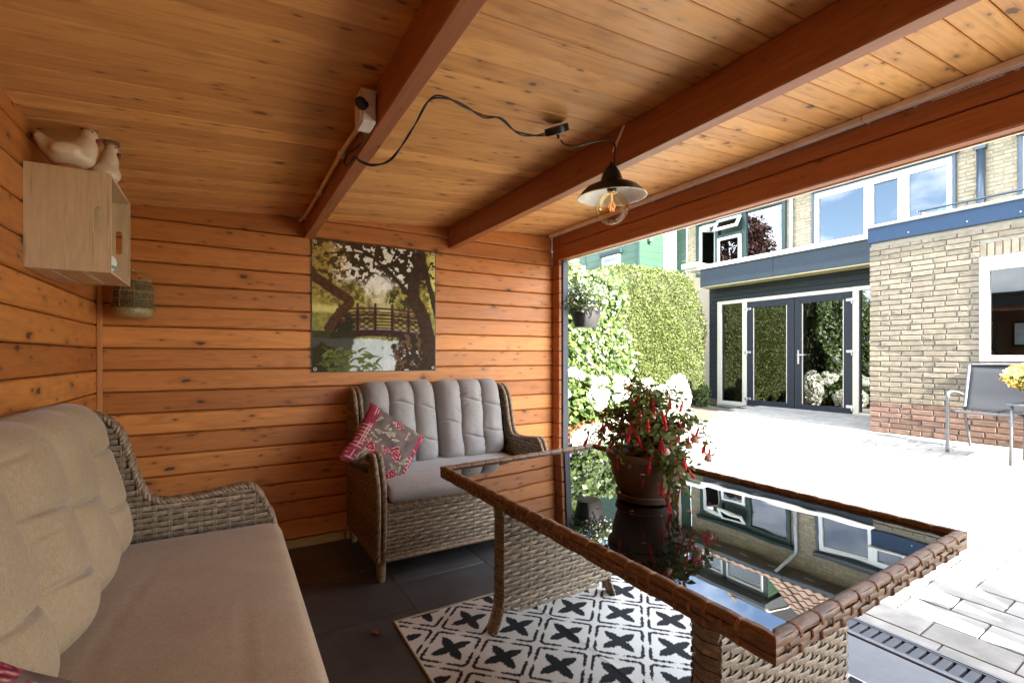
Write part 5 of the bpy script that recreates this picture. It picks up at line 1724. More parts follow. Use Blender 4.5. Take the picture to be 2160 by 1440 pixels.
for wi, (y0, y1, z0, z1) in enumerate((w1, w2)):
    e = empty('window', (0, 0, 0)); Hh(e)
    e.matrix_parent_inverse = Matrix.Translation((-XM, -4.0, -HG))
    def P_(o): o.parent = e; return o
    P_(bars(MB(), y0, y1, z0, z1, .045, XM - .06, XM + .10).build('surround', M['dark_pipe']))
    f = MB(); yi0, yi1, zi0, zi1 = y0 + .045, y1 - .045, z0 + .03, z1 - .045
    bars(f, yi0, yi1, zi0, zi1, .075, XM - .035, XM + .06)
    n = 3; span = (yi1 - yi0)
    cuts = [yi1 - span * .432, yi1 - span * .70]
    for cy in cuts: f.box(XM - .034, XM + .06, cy - .055, cy + .055, zi0 + .07, zi1 - .07, .004)
    P_(f.build('frame', M['white_frame']))
    f = MB(); bars(f, cuts[1] + .05, cuts[0] - .05, zi0 + .075, zi1 - .075, .05, XM - .045, XM + .03); P_(f.build('sash', M['white_frame']))
    for (a, b_) in ((cuts[0] + .05, yi1 - .07), (cuts[1] + .095, cuts[0] - .095), (yi0 + .07, cuts[1] - .05)):
        P_(MB().box(XM + .008, XM + .014, a, b_, zi0 + .07, zi1 - .07).build('pane', M['glass_sky']))
        bl = MB().box(XM - .012, XM + .006, a, b_, zi1 - .115, zi1 - .072, .003); P_(bl.build('vent_bar', M['white_frame']))
    sb = MB().prism([(XM - .15, z1 - .005), (XM - .155, z1 + .03), (XM - .12, z1 + .09), (XM + .0, z1 + .10), (XM + .0, z1 - .005)], 1, y0 - .05, y1 + .03)
    P_(sb.build('shutter_box', M['shutter']))
    cu = MB()
    vs = []; fs = []
    for i in range(33):
        y = yi1 - .10 - .42 * i / 32
        for z_ in (zi0 + .08, zi1 - .08): vs.append((XM + .18 + .02 * math.sin(i * 1.4), y, z_))
        if i: q = 2 * i - 2; fs.append((q, q + 1, q + 3, q + 2))
    cu.add(vs, fs); P_(cu.build('curtain', M['curtain'], smooth=True))
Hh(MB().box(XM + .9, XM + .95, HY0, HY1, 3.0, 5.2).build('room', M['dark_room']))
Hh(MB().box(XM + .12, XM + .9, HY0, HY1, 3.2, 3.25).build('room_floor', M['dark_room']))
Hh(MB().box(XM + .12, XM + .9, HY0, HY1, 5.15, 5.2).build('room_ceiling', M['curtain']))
# eaves, gutter, roof tiles, dormer (seen mirrored in the table)
OV = .42
sfo = Hh(MB().box(XM - OV, XM + .1, HY0, HY1, EV, EV + .03).build('soffit', simple('brown soffit', (.12, .085, .06), .7)))
for k in range(12):
    MB().box(-.02, .02, -.09, .09, -.004, 0).build('vent_slot', M['coping'], sfo, loc=(XM - .22, HY1 - .4 - k * .72, EV - .0005))
Hh(MB().box(XM - OV - .12, XM - OV, HY0, HY1, EV - .02, EV + .10, .02).build('gutter', M['shutter']))
def tiled_roof(name, y0, y1, parent_fn, skip=None):
    """pantiles as real overlapping waves; pitch about 45 degrees"""
    mb = MB(); tw, tl = .205, .27
    x0, z0 = XM - OV - .10, EV + .10
    rows = 13
    nt_ = int((y1 - y0) / tw)
    for rI in range(rows):
        for k in range(nt_):
            ya = y0 + k * tw
            if skip and skip(ya + tw / 2, rI): continue
            vs = []
            for e, lift in ((0, .028), (tl * 1.08, .0)):
                s = rI * tl + e
                for q in range(7):
                    wv = .022 * math.cos(q / 6 * 2 * math.pi * .92 + .4)
                    vs.append((x0 + s * .707 - (wv + lift) * .5, ya + q / 6 * tw * 1.02, z0 + s * .707 + (wv + lift) * .5))
            vs += [(v[0] + .01, v[1], v[2] - .02) for v in vs[:7]]
            fs = [(q, q + 1, q + 8, q + 7) for q in range(6)] + [(q + 14, q + 15, q + 1, q) for q in range(6)]
            mb.add(vs, fs)
    parent_fn(tag(mb.build('roof_tiles', M['roof_tile'], smooth=False), kind='stuff'))
    ln = rows * tl
    parent_fn(MB().prism([(x0 + .05, z0 - .06), (x0 + ln * .707 + .05, z0 + ln * .707 - .06), (x0 + ln * .707 + 3, z0 + ln * .707 - 2.2), (x0 + 3, z0 - .06)], 1, y0, y1).build('roof', simple('roof underlay', (.05, .045, .04), .9)))
tiled_roof('roof', HY0, HY1, Hh)
Hh(MB().tube(bez([(XM - OV - .05, 6.02, EV - .02), (XM - .30, 5.94, EV - .18), (XM - .07, 5.83, EV - .35), (XM - .055, 5.80, EV - .55)], 6) + [Vector((XM - .055, 5.80, 3.0))], .04, 14).build('downpipe', M['zinc'], smooth=True))
Hh(MB().tube([(XM - .055, 5.80, 4.28), (XM - .055, 5.80, 4.32)], .048, 14).build('pipe_collar', M['zinc'], smooth=True))
dp = MB().tube([(XM - .06, 2.775, 3.0), (XM - .06, 2.775, 4.64)], .055, 16); Hh(dp.build('downpipe', M['dark_pipe'], smooth=True))
Hh(MB().prism([(XM - .12, 4.62), (XM - .12, 4.80), (XM - .0, 5.2), (XM + .0, 4.62)], 1, 2.71, 2.84).build('pipe_head', M['dark_pipe']))
# railing on the annex roof
RL = empty('roof_railing', (9.0, 2.0, 2.86), label='thin dark railing on the annex roof below the upper windows', cat='railing')
rl = MB().tube([(0, 1.10, .62), (0, -2.0, .62)], .016, 8); rl.build('top_rail', M['dark_pipe'], RL, smooth=True)
for k in range(6):
    MB().tube([(0, 1.06 - k * .52, 0), (0, 1.06 - k * .52, .61)], .013, 8).build('baluster', M['dark_pipe'], RL, smooth=True)
MB().tube([(0, 1.10, .62), (1.45, 1.10, .62)], .012, 8).build('side_rail', M['white_frame'], RL, smooth=True)

# ---- neighbour's house with the green window
NH = empty('neighbour_house', (XM, 7.2, HG), label='neighbouring brick house with dark green window frames and an open white sash', cat='building')
def Nn_(o, p=None): o.parent = p or NH; o.matrix_parent_inverse = Matrix.Translation((-XM, -7.2, -HG)); return o
NY0, NY1 = 5.865, 8.57
g1 = (5.93, 8.255, 3.35, 4.74)
c = MB(); c.box(XM, XM + .12, NY0, g1[0], HG, EV); c.box(XM, XM + .12, g1[1], NY1, HG, EV); c.box(XM, XM + .12, g1[0], g1[1], HG, g1[2]); c.box(XM, XM + .12, g1[0], g1[1], g1[3], EV)
nw = Nn_(c.build('wall', M['mortar_dark']))
brick_field(XM, NY0, NY1, 3.02, EV, [(g1[0] - .02, g1[1] + .02, g1[2], g1[3] + .02)], nw, lambda p, q, z: z > 3.6 and z < 4.85 and (p > 8.2 or q < 6.0), 80, depth=.006, mk='brick_up')
gw = empty('window', (0, 0, 0)); Nn_(gw)
def G_(o): o.parent = gw; return o
f = MB(); bars(f, g1[0], g1[1], g1[2], g1[3], .085, XM - .05, XM + .08)
f.box(XM - .048, XM + .08, 6.855, 6.945, g1[2] + .08, g1[3] - .08, .004)          # big pane | vents
f.box(XM - .048, XM + .08, 7.60, 7.68, g1[2] + .08, g1[3] - .08, .004)
f.box(XM - .046, XM + .08, 6.945, 7.60, 4.20, 4.28, .004)
G_(f.build('frame', M['green_paint']))
G_(MB().prism([(XM - .16, g1[3]), (XM - .12, g1[3] + .09), (XM, g1[3] + .11), (XM, g1[3])], 1, g1[0] - .06, g1[1] + .06).build('hood', M['green_paint']))
G_(MB().box(XM + .0, XM + .006, 6.0, 6.86, g1[2] + .07, g1[3] - .07).build('pane', M['glass_sky']))
def sash(y0, y1, z0, z1, rot, ax, hinge):
    e = bpy.data.objects.new('sash', None); COL.objects.link(e); e.parent = gw; e.location = hinge
    hx_, hy_, hz_ = hinge
    b_ = MB(); bars(b_, y0 - hy_, y1 - hy_, z0 - hz_, z1 - hz_, .062, -.05, .0)
    me = b_.build('sash_frame', M['white_frame'], e)
    MB().box(-.028, -.022, y0 - hy_ + .06, y1 - hy_ - .06, z0 - hz_ + .06, z1 - hz_ - .06).build('pane', M['glass'], e)
    e.rotation_euler = rot; return e
sash(6.96, 7.585, 3.45, 4.19, (0, 0, 0), 'z', (XM - .052, 6.96, 3.45))
sash(6.95, 7.60, 4.30, 4.62, (0, R(32), 0), 'y', (XM - .052, 6.95, 4.62))
sash(7.70, 8.16, 3.45, 4.55, (0, 0, R(66)), 'z', (XM - .04, 8.16, 3.45))
tv = MB().box(XM - .02, XM + .02, 7.68, 8.17, 4.56, 4.63, .004); G_(tv.build('vent_bar', M['white_frame']))
Nn_(MB().box(XM + .9, XM + .95, NY0, NY1, 3.0, 5.2).build('room', simple('green grey room', (.16, .21, .19), .9)))
Nn_(MB().prism([(NY0, 3.2), (7.3, 5.2), (7.45, 5.2), (NY0 + .15, 3.2)], 0, XM + .5, XM + .56).build('room_beam', M['green_clad']))
# little paper tree and hanging drops in the window
Nn_(MB().prism([(6.80, 3.52), (6.55, 3.52), (6.62, 3.62), (6.59, 3.62), (6.65, 3.72), (6.63, 3.72), (6.675, 3.86), (6.72, 3.72), (6.70, 3.72), (6.76, 3.62), (6.73, 3.62)], 0, XM + .05, XM + .06).build('paper_tree', simple('mint card', (.30, .55, .45), .7)))
dr = MB(); r9 = random.Random(4)
for k in range(26):
    y, z_ = r9.uniform(6.2, 6.82), r9.uniform(3.75, 4.45); s = r9.uniform(.010, .020)
    dr.lathe([(0, -s), (s * .8, -s * .3), (s * .5, s * .6), (0, s * 1.5)], 8, (XM + .04, y, z_))
Nn_(dr.build('hanging_drops', M['white_wall'], smooth=True))
sfo = Nn_(MB().box(XM - OV, XM + .1, NY0, 8.86, EV, EV + .03).build('soffit', simple('brown soffit boards', (.12, .085, .06), .7)))
for k in range(4):
    MB().box(-.02, .02, -.09, .09, -.004, 0).build('vent_slot', M['coping'], sfo, loc=(XM - .22, 8.3 - k * .68, EV - .0005))
Nn_(MB().box(XM - OV - .12, XM - OV, NY0, 8.86, EV - .02, EV + .10, .02).build('gutter', M['shutter']))
DY0, DY1 = 6.40, 8.55
tiled_roof('roof', NY0 - .0, 8.86, Nn_, skip=lambda y, r_: r_ >= 1 and DY0 - .05 < y < DY1 + .05)
DX = XM - OV + .22
dm = empty('dormer', (0, 0, 0)); Nn_(dm)
def Dd(o): o.parent = dm; return o
dz0, dz1 = EV + .22, 6.12
f = MB(); f.box(DX, DX + .1, DY0, DY0 + .10, dz0, dz1); f.box(DX, DX + .1, DY1 - .10, DY1, dz0, dz1); f.box(DX, DX + .1, 7.42, 7.52, dz0, dz1); f.box(DX, DX + .1, DY0 + .1, DY1 - .1, dz0, dz0 + .05); f.box(DX, DX + .1, DY0 + .1, DY1 - .1, dz1 - .10, dz1)
Dd(f.build('dormer_front', M['shutter']))
for a, c_ in ((DY0 + .10, 7.42), (7.52, 8.12)):
    Dd(bars(MB(), a, c_, dz0 + .05, dz1 - .10, .05, DX - .012, DX + .05).build('dormer_sash', M['white_frame']))
    for k in range(8):
        Dd(MB().box(DX + .03, DX + .04, a + .05, c_ - .05, dz0 + .12 + k * .055, dz0 + .155 + k * .055).build('blind_slat', M['curtain']))
    Dd(MB().box(DX + .012, DX + .017, a + .05, c_ - .05, dz0 + .1, dz1 - .15).build('pane', M['glass_clear']))
Dd(MB().box(DX + .02, DX + .1, 8.12, DY1 - .1, dz0 + .05, dz1 - .1).build('dormer_panel', M['shutter']))
for k in range(6):
    zb = dz0 + k * .103
    Dd(MB().prism([(DX + .0, zb), (DX + .0, zb + .099), (DX + max(.05, (zb + .099 - EV) * 1.0 + .30), zb + .099), (DX + max(.05, (zb - EV) * 1.0 + .30), zb)], 1, DY0 - .02, DY0 - .0).build('cheek_board', M['green_clad']))
Dd(MB().prism([(DX - .26, dz1 + .02), (DX - .26, dz1 + .10), (DX - .12, dz1 + .20), (DX + .5, dz1 + .30), (DX + 1.6, dz1 + .34), (DX + 1.6, dz1 + .1), (DX, dz1)], 1, DY0 - .09, DY1 + .09).build('dormer_roof', M['shutter']))
Dd(MB().prism([(DX - .27, dz1 + .09), (DX - .275, dz1 + .125), (DX - .13, dz1 + .225), (DX + .5, dz1 + .325), (DX + 1.6, dz1 + .365), (DX + 1.6, dz1 + .335), (DX + .5, dz1 + .30), (DX - .12, dz1 + .195)], 1, DY0 - .12, DY0 - .085).build('dormer_edge', M['white_frame']))

# ---- green clad house further along
GH = empty('green_clad_house', (9.6, 9.5, HG), label='green weatherboarded house wing with a white wall behind the hedge', cat='building')
def Gg(o): o.parent = GH; o.matrix_parent_inverse = Matrix.Translation((-9.6, -9.5, -HG)); return o
GX0, GY0 = 9.05, 8.88
Gg(MB().box(GX0 + .02, XM + .2, GY0 + .02, 14, HG, 5.6).build('wall_core', M['white_wall']))
z = 2.4; k = 0
while z < 5.5:
    Gg(MB().prism([(GY0, z), (GY0, z + .175), (GY0 + .018, z + .175), (GY0 + .018, z)], 0, GX0, 9.97).build('weatherboard', M['green_clad']))
    Gg(MB().box(GX0, GX0 + .018, GY0 + .022, 14, z, z + .175).build('weatherboard', M['green_clad']))
    Gg(MB().box(XM - .03, XM - .012, NY1 + .006, GY0 - .006, z, z + .175).build('weatherboard', M['green_clad']))
    z += .18
Gg(MB().box(9.975, XM - .035, GY0 - .012, GY0 + .02, HG, 5.6, .004).build('white_panel', M['white_wall']))
Gg(MB().box(GX0 - .012, GX0 + .03, GY0 - .015, GY0 + .03, HG, 5.6, .004).build('corner_board', M['green_paint']))
w_ = Gg(bars(MB(), 9.55, 10.25, 3.2, 4.05, .08, GX0 - .03, GX0 + .05).build('window', M['white_frame']))
Gg(MB().box(GX0 - .012, GX0 - .006, 9.62, 10.18, 3.27, 3.98).build('pane', M['glass_sky']))
Gg(MB().box(GX0 - .07, GX0 - .002, 9.48, 10.32, 4.06, 4.16, .006).build('window_hood', M['fascia']))
Gg(MB().box(9.35, 9.45, GY0 - .10, GY0 - .02, 4.25, 4.6, .01).build('gutter_bracket', M['shutter']))

# ================================================================== GARDEN
def hedge():
    H_ = empty('clipped_hedge', (6.8, 6.8, HG), label='tall clipped yellow green conifer hedge with a rounded end beside the lobby', cat='hedge')
    x0, x1, y0, y1, z0, z1 = 5.45, 8.42, 6.24, 7.25, .12, 2.97
    cx_, cy_, cz_ = (x0 + x1) / 2, (y0 + y1) / 2, (z0 + z1) / 2
    ax, ay, az = (x1 - x0) / 2, (y1 - y0) / 2, (z1 - z0) / 2
    rng = np.random.default_rng(21)
    n = 95000
    # superellipsoid surface: boxy, rounded towards the house end
    d = rng.normal(0, 1, (n * 2, 3)); d[:, 2] *= 1.1
    d[:, 1] -= .35; d[:, 0] *= 1.0
    d = unit(d)
    ex = 5.0
    def rad(d):
        q = np.abs(d / np.array([ax, ay, az])) ** ex
        return 1 / np.maximum(q.sum(-1), 1e-9) ** (1 / ex)
    P = d * rad(d)[:, None]
    keep = (d[:, 1] < .6) | (d[:, 2] > .1)
    P = P[keep][:n]; dd = d[keep][:n]
    P[:, 0] -= np.where(P[:, 0] > .45 * ax, .55 * ((P[:, 0] / ax - .45)) * np.clip((P[:, 2] / az - .1), 0, 1) ** 1.5 * 1.1, 0)
    nn = unit(np.sign(dd) * np.abs(P / np.array([ax, ay, az])) ** (ex - 1) / np.array([ax, ay, az]))
    gapn = np.sin(P[:, 0] * 31 + 3 * np.sin(P[:, 2] * 11)) * np.sin(P[:, 2] * 27 + 2 * np.sin(P[:, 0] * 17))
    lump = -.030 * (gapn > .55) + np.sin(P[:, 0] * 5.1 + 1) * np.sin(P[:, 2] * 4.3) * .022 + np.sin(P[:, 0] * 13 + P[:, 2] * 9) * .012
    P = P + nn * (lump - rng.exponential(.028, len(P)))[:, None]
    P += np.array([cx_, cy_, cz_])
    org = np.array([6.8, 6.8, HG])
    al = unit(nn * .8 + np.array([0, 0, .5]) + rng.normal(0, .5, nn.shape))
    me = leaf_mesh('foliage', P - org, nn, .040, .46, .95, .1, 0, rng, .65, al)
    tag(link('foliage', me, M['hedge'], H_), kind='stuff')
    bm = bmesh.new(); bmesh.ops.create_icosphere(bm, subdivisions=5, radius=1)
    for v in bm.verts:
        dv = np.array(v.co)[None]; p = (dv * rad(unit(dv))[:, None])[0] * np.array([.965, .93, .972])
        if p[0] > .45 * ax: p[0] -= .55 * (p[0] / ax - .45) * max(0, p[2] / az - .1) ** 1.5 * 1.1
        v.co = Vector(p) + Vector((cx_, cy_, cz_)) - Vector(org)
    m_ = bpy.data.meshes.new('core'); bm.to_mesh(m_); bm.free()
    link('core', m_, M['hedge_core'], H_)
hedge()

def bush(name, label, cat, c, r, n, leafm, size, seed, group=None, heads=None, aspect=.6, shell=.5, down=.2, flower=None):
    """loc at the base; ellipsoid of leaves plus stems; heads = list of (x,y,z,r) flower balls; flower = (material,n,size) scattered blossoms"""
    rng = np.random.default_rng(seed); r1 = random.Random(seed)
    o = empty(name, (c[0], c[1], c[2]), label=label, cat=cat, group=group)
    P, d = ball_points(n, (0, 0, r[2] * .95), r, rng, shell)
    P = P * (1 + .10 * np.sin(P[:, :1] * 9 + seed) * np.sin(P[:, 2:3] * 8))
    P = P[P[:, 2] > .01]; d = d[:len(P)]
    nn = unit(P - np.array([0, 0, r[2] * .6])) + np.array([0, 0, .35])
    tag(link('foliage', leaf_mesh('foliage', P, nn, size, aspect, .55, .16, down, rng), leafm, o), kind='stuff')
    sm_ = MB()
    for k in range(9):
        a = r1.uniform(0, 6.28); rr = r1.uniform(.3, .85)
        sm_.tube(bez([(0.02 * math.cos(a), .02 * math.sin(a), 0), (r[0] * rr * .4 * math.cos(a), r[1] * rr * .4 * math.sin(a), r[2] * .7), (r[0] * rr * math.cos(a), r[1] * rr * math.sin(a), r[2] * 1.5)], 4), .006, 5)
    sm_.build('stem', M['stem'], o, smooth=True)
    for (x, y, z, hr) in heads or ():
        m_ = 170
        Q, dq = ball_points(m_, (0, 0, 0), (hr, hr, hr * .85), rng, .85)
        link('flower_head', leaf_mesh('flower_head', Q, dq, hr * .42, .9, .35, .1, 0, rng), M['petal_white'], o, (x, y, z))
    if flower:
        fm, fn_, fs_ = flower
        Q, dq = ball_points(fn_, (0, 0, r[2] * .98), (r[0] * 1.02, r[1] * 1.02, r[2] * 1.04), rng, .92)
        k = Q[:, 2] > .05; Q = Q[k]; dq = dq[k]
        tag(link('blossoms', leaf_mesh('blossoms', Q, dq, fs_, .9, .5, .1, 0, rng), fm, o), kind='stuff')
    return o

def ivy():
    o = empty('ivy_screen', (3.6, 5.95, 0), label='tall climber screen of glossy leaves covering the garden fence', cat='climber')
    rng = np.random.default_rng(31)
    n = 15000
    x = rng.uniform(-2.6, 1.95, n); z = rng.uniform(.15, 2.90, n) ; 
    bulge = .16 * np.sin(x * 2.3 + 1) * np.sin(z * 2.1) + .07 * np.sin(x * 6.1) * np.sin(z * 5.3 + 1)
    top = 2.72 + .12 * np.sin(x * 3.1) + .06 * np.sin(x * 9)
    k = z < top
    y = -.18 + bulge - .14 * np.abs(rng.normal(0, 1, n)) * .6
    y = np.where(z > top - .15, y + (z - top + .15) * 1.2, y)
    P = np.stack([x, y, z], -1)[k]
    nn = np.tile(np.array([-.1, -1, .35]), (len(P), 1))
    tag(link('foliage', leaf_mesh('foliage', P, nn, .085, .8, .5, .16, .5, rng, .4), M['ivy'], o), kind='stuff')
    P2 = P[rng.random(len(P)) < .012] + np.array([0, -.05, 0])
    tag(link('blossoms', leaf_mesh('blossoms', P2, np.tile(np.array([0, -1, .2]), (len(P2), 1)), .055, .9, .5, .1, 0, rng), M['petal_purple'], o), kind='stuff')
    MB().box(-2.7, 1.95, .12, .16, .0, 2.70).build('fence_core', M['hedge_core'], o)
ivy()
# hydrangeas and bedding at the foot of the screen
r5 = random.Random(15)
def heads_on(r, n, seed, zmin=.6):
    q = random.Random(seed); out = []
    for _ in range(n):
        a = q.uniform(math.pi * .75, math.pi * 1.95); e = q.uniform(.05, 1.25)
        out.append((r[0] * 1.0 * math.cos(a) * math.cos(e), r[1] * 1.0 * math.sin(a) * math.cos(e), r[2] * .95 + r[2] * 1.0 * math.sin(e), q.uniform(.065, .10)))
    return out
GRH = 'hydrangea bushes along the climber screen'
for nm, lab, c, r, nh, sd_ in (
    ('hydrangea', 'white hydrangea bush by the shelter post, tallest of the row', (4.15, 5.38, gz(4.15)), (.52, .36, .52), 15, 1),
    ('hydrangea', 'white hydrangea bush at the middle of the flower bed', (4.95, 5.50, gz(4.95)), (.50, .36, .42), 13, 2),
    ('hydrangea', 'white hydrangea bush nearest the clipped hedge', (5.75, 5.62, gz(5.75)), (.46, .34, .36), 12, 3)):
    bush(nm, lab, 'hydrangea', c, r, 1500, M['leaf_mid'], .095, 100 + sd_, GRH, heads_on(r, nh, sd_), .65)
bush('red_leaved_shrub', 'low reddish leaved shrub below the hydrangeas', 'shrub', (4.12, 5.02, gz(4.1)), (.34, .18, .17), 700, M['leaf_red'], .05, 201)
bush('white_petunia', 'mound of white bedding flowers beside the shelter post', 'bedding plant', (4.05, 4.62, gz(4.05)), (.40, .26, .17), 700, M['leaf_mid'], .05, 202, flower=(M['petal_white'], 1300, .048))
bush('white_petunia', 'mound of white bedding flowers behind the fuchsia pot', 'bedding plant', (4.75, 4.75, gz(4.75)), (.42, .26, .19), 700, M['leaf_mid'], .05, 203, flower=(M['petal_white'], 1300, .048))
bush('white_petunia', 'mound of white bedding flowers at the foot of the hedge', 'bedding plant', (5.75, 5.05, gz(5.75)), (.42, .26, .20), 700, M['leaf_mid'], .05, 204, flower=(M['petal_white'], 1200, .048))
bush('lobelia', 'dark leaved lobelia with purple flowers behind the table corner', 'bedding plant', (3.62, 4.05, gz(3.6)), (.30, .26, .17), 1500, leafy('lobelia leaf', (.025, .05, .015), (.09, .13, .04), .3), .035, 205, flower=(M['petal_purple'], 160, .022))
bush('white_rose', 'upright white flowering shrub against the hedge', 'shrub', (6.45, 5.45, gz(6.45)), (.20, .18, .36), 500, M['leaf_mid'], .05, 206, flower=(M['petal_white'], 900, .06))
bush('garden_shrub', 'small dark green shrub between hedge and door frame', 'shrub', (7.85, 6.02, HG), (.13, .13, .24), 900, M['leaf_mid'], .045, 207)

# planters standing along the fence, they show in the door glass
for k, (x, y, lab) in enumerate(((5.3, 5.35 + .0, None),)):
    pass
# copper beech and other garden trees behind the shelter, mirrored in the windows
def tree(name, label, c, h, rad, leafm, n, size, seed):
    rng = np.random.default_rng(seed); r1 = random.Random(seed)
    o = empty(name, c, label=label, cat='tree')
    tk = MB(); tk.tube(bez([(0, 0, -.3), (.05, .02, h * .25), (.0, .08, h * .5), (.05, 0, h * .85)], 5), [h * .035 * (1 - .75 * i / 15) for i in range(16)], 10)
    clumps = []
    for k in range(34):
        a = r1.uniform(0, 6.28); e = r1.uniform(-.35, 1.3); q = r1.uniform(.45, 1)
        p = Vector((rad * q * math.cos(a) * math.cos(e), rad * q * math.sin(a) * math.cos(e), h * .62 + h * .36 * q * math.sin(e)))
        clumps.append(p)
        if k % 2 == 0: tk.tube(bez([(0, .02, h * r1.uniform(.3, .55)), p * .5 + Vector((0, 0, h * .25)), p], 4), [.05 * h / 8 * (1 - .8 * i / 8) for i in range(9)], 6)
    tk.build('trunk', M['bark'], o, smooth=True)
    P = []; D_ = []
    for p in clumps:
        a, d = ball_points(n // len(clumps), tuple(p), (rad * .30, rad * .30, rad * .24), rng, .2); P.append(a); D_.append(d)
    tag(link('crown', leaf_mesh('crown', np.concatenate(P), np.concatenate(D_) + np.array([0, 0, .5]), size, .65, .6, .15, .2, rng), leafm, o), kind='stuff')
tree('copper_beech', 'dark purple copper beech behind the shelter, mirrored in the green window', (-3.4, 17.0, 0), 9.5, 3.0, M['leaf_copper'], 16000, .20, 61)
tree('garden_tree', 'green garden tree behind the shelter, mirrored in the doors', (2.0, 8.6, 0), 5.2, 1.7, M['ivy'], 9000, .13, 62)

# ================================================================== HANGING BASKET
HB = empty('hanging_basket', (2.80, 3.40, 1.55), label='grey hanging pot with small white flowers beside the shelter post', cat='hanging basket')
MB().lathe([(0, .0), (.100, .0), (.104, .004), (.128, .10), (.140, .200), (.144, .203), (.150, .206), (.150, .222), (.145, .224), (.141, .220), (.136, .19), (0, .19)], 44).build('pot', M['pot_grey'], HB, smooth=True, auto=35)
ch = MB()
for k in range(3):
    a = 2 * math.pi * k / 3 + .4
    ch.tube([(.146 * math.cos(a), .146 * math.sin(a), .215), (.006 * math.cos(a), .006 * math.sin(a), .60)], .0022, 5)
ch.tube([(0, 0, .60), (0, 0, .66), (0, 0, .70)], .0028, 6)
ch.build('hanger', M['black_metal'], HB, smooth=True)
rng = np.random.default_rng(77)
P, d = ball_points(2600, (0, 0, .27), (.24, .24, .15), rng, .25)
P[:, 0] -= .05 * (P[:, 2] < .28); P[:, 2] -= .5 * np.maximum(0, np.hypot(P[:, 0], P[:, 1]) - .16) 
tag(link('foliage', leaf_mesh('foliage', P, d + np.array([0, 0, .4]), .032, .4, .6, .12, .2, rng), M['leaf_mid'], HB), kind='stuff')
Q = P[rng.random(len(P)) < .16] + rng.normal(0, .006, (1, 3)) + d[:1] * 0
Q = Q + unit(Q - np.array([0, 0, .22])) * .018
tag(link('blossoms', leaf_mesh('blossoms', Q, unit(Q - np.array([0, 0, .2])), .022, .95, .5, .1, 0, rng), M['petal_white'], HB), kind='stuff')
MB().tube([(0, 0, .70), (0, 0, .715), (-.06, .0, .718), (-.20, 0, .70)], .006, 8).build('bracket', M['black_metal'], HB, smooth=True)

# ================================================================== GARDEN CHAIR AND FLOWERS BY THE WALL
GC = empty('garden_chair', (6.84, 1.72, gz(6.86)), R(90), label='grey aluminium garden armchair with black sling against the brick wall', cat='chair')
# local: x width, y front is -? chair faces -X in the world: local +y -> -X
w2_ = .265
def ctube(name, pts, r=.0145, sm=5): return MB().tube(bez(pts, sm), r, 10).build(name, M['chair_frame'], GC, smooth=True)
for s in (-1, 1):
    ctube('front_leg', [(s * (w2_ + .03), .25, 0), (s * (w2_ + .03), .25, .30), (s * (w2_ + .03), .245, .58), (s * (w2_ + .03), .20, .635), (s * (w2_ + .028), .02, .63), (s * (w2_ + .01), -.10, .60)], .017)
    ctube('back_leg', [(s * w2_, -.30, 0), (s * w2_, -.20, .25), (s * w2_, -.10, .44)], .014)
    ctube('back_frame', [(s * w2_, .22, .44), (s * w2_, -.06, .425), (s * w2_, -.13, .47), (s * w2_, -.22, .76), (s * w2_, -.275, .925)], .015)
    ctube('seat_stretcher', [(s * (w2_ + .03), .25, .42), (s * w2_, .2, .435)], .012)
ctube('cross_bar', [(-w2_, .225, .44), (0, .228, .432), (w2_, .225, .44)], .015)
ctube('cross_bar', [(-w2_, -.275, .925), (0, -.28, .93), (w2_, -.275, .925)], .013)
ctube('cross_bar', [(-w2_, -.17, .33), (w2_, -.17, .33)], .011)
def sling(name, path):
    vs = []; fs = []
    n = 10
    for i, (y, z) in enumerate(path):
        for k in range(n + 1):
            x = -w2_ + 2 * w2_ * k / n
            sag = .012 * (1 - (x / w2_) ** 2)
            vs.append((x, y + (0 if z < .46 else -sag), z - (sag if z < .46 else 0)))
        if i:
            for k in range(n): a = (i - 1) * (n + 1) + k; fs.append((a, a + 1, a + n + 2, a + n + 1))
    m_ = MB(); m_.add(vs, fs); o = m_.build(name, M['sling'], GC, smooth=True)
    sd_ = o.modifiers.new('thick', 'SOLIDIFY'); sd_.thickness = .003
sling('seat', [(.22, .446), (.1, .440), (0, .432), (-.055, .430)])
sling('backrest', [(-.075, .445), (-.13, .48), (-.175, .62), (-.22, .76), (-.245, .84), (-.273, .92)])
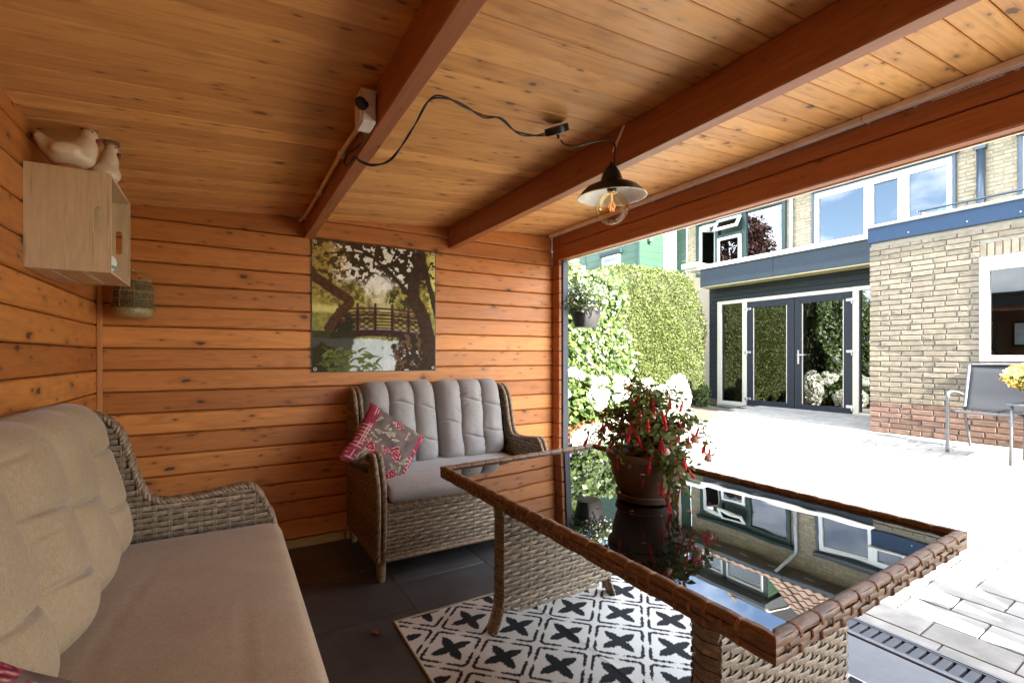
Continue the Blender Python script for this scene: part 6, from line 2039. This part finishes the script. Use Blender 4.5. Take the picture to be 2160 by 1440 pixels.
# flowers in a pot standing on a small table between the chairs (edge of the picture)
ST = empty('side_table', (6.55, 1.27, gz(6.62)), label='small grey side table beside the garden chair at the picture edge', cat='side table')
MB().box(-.24, .24, -.24, .24, .565, .585, .006).build('table_top', M['chair_frame'], ST)
for a in (-1, 1):
    for c in (-1, 1):
        MB().tube([(a * .21, c * .21, 0), (a * .20, c * .20, .565)], .012, 8).build('leg', M['chair_frame'], ST, smooth=True)
YP = empty('yellow_flower_pot', (6.55, 1.27, gz(6.62) + .586), label='pot of yellow and white flowers on the side table', cat='potted plant')
MB().lathe([(0, 0), (.085, 0), (.115, .15), (.12, .16), (.112, .16), (.10, .14), (0, .14)], 30).build('pot', M['pot_grey'], YP, smooth=True, auto=35)
P, d = ball_points(1500, (0, 0, .24), (.30, .30, .13), np.random.default_rng(91), .3)
tag(link('foliage', leaf_mesh('foliage', P, d + np.array([0, 0, .5]), .045, .5, .5, .12, .2, np.random.default_rng(92)), M['leaf_mid'], YP), kind='stuff')
P, d = ball_points(800, (0, 0, .255), (.31, .31, .135), np.random.default_rng(93), .9)
tag(link('blossoms', leaf_mesh('blossoms', P, d, .042, .9, .5, .1, 0, np.random.default_rng(94)), M['petal_yellow'], YP), kind='stuff')

# strappy plant just out of view; its leaves throw the long shadows on the patio
YU = empty('strappy_plant', (3.02, -.32, gz(3.02)), label='strap leaved potted plant out of view that shades the patio edge', cat='potted plant')
MB().lathe([(0, 0), (.13, 0), (.17, .26), (.18, .28), (.165, .28), (.15, .25), (0, .25)], 30).build('pot', M['pot_grey'], YU, smooth=True, auto=35)
for k, (ax_, ay_, zt, ww) in enumerate(((.02, .66, .50, .085), (-.20, .60, .30, .060), (.30, .66, .58, .080), (.50, .50, .60, .07), (-.3, .30, .62, .04), (.2, -.5, .6, .04), (-.35, -.3, .6, .04), (.55, .1, .55, .04))):
    vs = []; fs = []
    n = 12
    for i in range(n + 1):
        t = i / n
        wd = ww * math.sin(math.pi * (.12 + .88 * t)) ** .7
        p = Vector((ax_ * t, ay_ * t, .25 + (zt - .25) * (1.9 * t - .9 * t * t)))
        q = Vector((ay_, -ax_, 0)).normalized()
        vs += [p - q * wd, p + Vector((0, 0, -.008)), p + q * wd]
        if i: a = 3 * i - 3; fs += [(a, a + 1, a + 4, a + 3), (a + 1, a + 2, a + 5, a + 4)]
    m_ = MB(); m_.add(vs, fs); m_.build('strap_leaf', M['leaf_mid'], YU, smooth=True)
